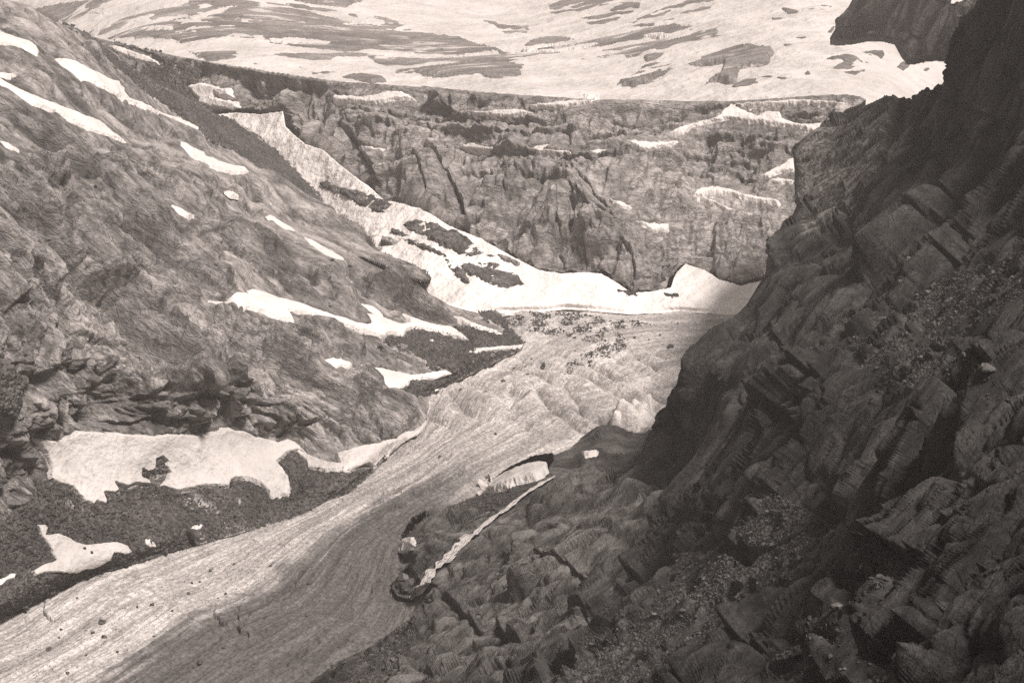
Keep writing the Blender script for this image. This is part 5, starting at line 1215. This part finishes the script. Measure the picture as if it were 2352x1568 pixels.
boulder(on_mesh(glacier), spots([
 ('G', 680, 1188, 72, 'biggest dark boulder on pale lower ice'), ('G', 630, 1250, 34, 'dark boulder just below the biggest one on the lower left ice'), ('G', 516, 990, 20, 'dark stone near the left ice edge, right of the long curved crack'),
 ('G', 415, 1215, 30, 'dark stone left of the biggest boulder on the lower ice'), ('G', 330, 1357, 42, 'flat dark boulder below and left of the biggest one on the lower ice'), ('G', 395, 1275, 22), ('G', 705, 1292, 36), ('G', 1412, 835, 26, 'dark stone above a short row of three on the pale ice'),
 ('G', 1290, 910, 22), ('G', 1342, 897, 22), ('G', 1243, 900, 16), ('G', 1575, 788, 20), ('G', 1025, 1080, 34), ('G', 925, 1090, 24), ('G', 2092, 913, 48, 'flat topped block on dark debris ice, upper right of the lower tongue'),
 ('G', 962, 1440, 34), ('G', 1340, 1462, 50, 'broad boulder on dark ice near the bottom edge'), ('G', 1500, 1360, 36), ('G', 1160, 1133, 22), ('G', 1035, 1292, 22), ('G', 2180, 1208, 34), ('G', 2280, 1302, 28), ('G', 1945, 1440, 40), ('G', 1520, 1005, 28),
 ('G', 1820, 828, 26), ('G', 455, 1545, 40), ('G', 1265, 995, 34), ('G', 2065, 1120, 26), ('G', 1780, 1158, 22), ('G', 580, 1430, 24), ('G', 790, 1405, 26), ('H', 690, 82, 34, 'dark boulder on ice just above the long ice cave')], ),
 m_std, 'dark stone lying on the lower glacier', 'boulders on the lower glacier', 21)
boulder(on_mesh(glacier), spots([
 ('E', 1385, 915, 44, 'flat wide boulder on clean ice below the curved debris band'), ('E', 1375, 952, 30, 'boulder right below the flat wide one'), ('E', 1188, 935, 22), ('E', 1275, 998, 28), ('E', 1105, 1040, 36), ('E', 825, 1095, 26, 'dark stone near the left ice margin above the bend'),
 ('E', 930, 1088, 16), ('E', 1262, 938, 20), ('E', 1590, 850, 18), ('E', 1545, 970, 22), ('E', 1060, 1432, 26, 'lone dark triangular stone in the streaked ice below the crevasses'), ('E', 1920, 795, 24), ('E', 1450, 720, 30), ('E', 1700, 705, 26),
 ('E', 2230, 820, 48, 'dark lens shaped rock on the ice near the right slope'), ('E', 2165, 735, 22), ('E', 1995, 750, 20), ('E', 1885, 592, 20), ('E', 1665, 600, 26), ('E', 1830, 640, 22), ('E', 1300, 880, 16), ('E', 2090, 765, 16), ('E', 1750, 1198, 20), ('E', 1635, 1268, 20),
 ('E', 2285, 660, 18), ('E', 2240, 640, 14)]), m_st, 'dark stone lying on the upper glacier', 'boulders on the upper glacier', 22)
lf = lambda x, y: (lambda r: (r[0] + r[1] * 1.2, r[1]))(left.at(x, y))
boulder(lf, spots([
 ('G', 545, 668, 44, 'dark boulder lying on the patchy lower left snow'), ('G', 600, 692, 44, 'flat stone right of the dark boulder on the patchy snow'), ('G', 400, 735, 30), ('G', 790, 680, 40, 'boulder at the right tip of the patchy lower left snow'),
 ('G', 1270, 572, 110, 'largest rock of the moraine, capped with snow'), ('G', 1425, 540, 44, 'rock right of the snow capped one'), ('G', 1830, 18, 18), ('G', 820, 45, 18), ('G', 480, 660, 26), ('G', 830, 560, 44), ('G', 1190, 312, 26), ('G', 1870, 435, 44),
 ('G', 200, 20, 28), ('D', 190, 1000, 34), ('D', 2225, 250, 32), ('E', 75, 290, 36, 'solitary dark block on the rock rib left of the snow fan'), ('E', 345, 1500, 1)]), m_st, 'rock lying at the foot of the left cliffs', 'boulders on the left moraine', 23)
boulder(on_mesh(right), spots([
 ('H', 290, 1300, 36, 'single dark boulder at the ice edge near the bottom'), ('H', 460, 870, 90, 'angular dark block beside the foot of the stream'), ('H', 1225, 580, 40), ('H', 1250, 610, 34), ('H', 1190, 570, 34), ('H', 1215, 610, 30), ('H', 1080, 850, 26),
 ('H', 2120, 1095, 60, 'pale angular boulder in scree at bottom centre'), ('H', 2260, 1060, 50), ('H', 1700, 125, 90, 'big pale block standing above the stream head'), ('I', 1690, 880, 110, 'long pale block lying in scree at lower right'), ('I', 970, 1385, 90), ('I', 1150, 1140, 44), ('I', 1250, 1215, 90),
 ('I', 960, 1370, 60), ('F', 1180, 480, 60, 'small bright block on the middle of the dark slope'), ('F', 1840, 490, 50), ('F', 1800, 400, 50), ('F', 1590, 450, 60), ('F', 1690, 440, 70), ('F', 1580, 235, 50), ('F', 1940, 1140, 50), ('F', 2230, 1110, 90), ('F', 2270, 1170, 120, 'rounded boulder at the right edge of the scree fan'),
 ('F', 1640, 860, 40), ('F', 1790, 970, 60), ('F', 1900, 1110, 44), ('F', 1220, 1140, 30), ('F', 1310, 1080, 40), ('I', 20, 880, 34), ('I', 820, 700, 60), ('I', 1420, 310, 80), ('I', 1170, 270, 60), ('I', 2100, 1360, 50), ('I', 880, 1180, 44), ('I', 1790, 1480, 60), ('I', 560, 600, 60)]),
 rock_mat('slope_boulder', R_RIGHT, 0.25, 0.1, 0.19), 'boulder in the scree of the dark right slope', 'boulders on the right slope', 24)
print('stones', time.time() - T0)

# ------------------------------------------------------------------ air
HAZE = 0.95e-4
V = np.array([(x, y, z) for x in (-3500, 3500) for y in (-60, 7500) for z in (-60, 850)], float)
F = np.array([(0, 1, 3, 2), (4, 6, 7, 5), (0, 4, 5, 1), (2, 3, 7, 6), (0, 2, 6, 4), (1, 5, 7, 3)])
hm = bpy.data.materials.new('air'); hm.use_nodes = True; nt = hm.node_tree; nt.nodes.remove(nt.nodes['Principled BSDF'])
pv = nt.nodes.new('ShaderNodeVolumePrincipled'); pv.inputs['Density'].default_value = HAZE; pv.inputs['Color'].default_value = (1.0, 0.95, 0.92, 1)
pv.inputs['Anisotropy'].default_value = 0.1
nt.links.new(pv.outputs[0], nt.nodes['Material Output'].inputs['Volume'])
o = raw_mesh('haze', V, F, hm, smooth=False); tag(o, kind='stuff')
print('done', time.time() - T0, sum(len(m.vertices) for m in bpy.data.meshes))
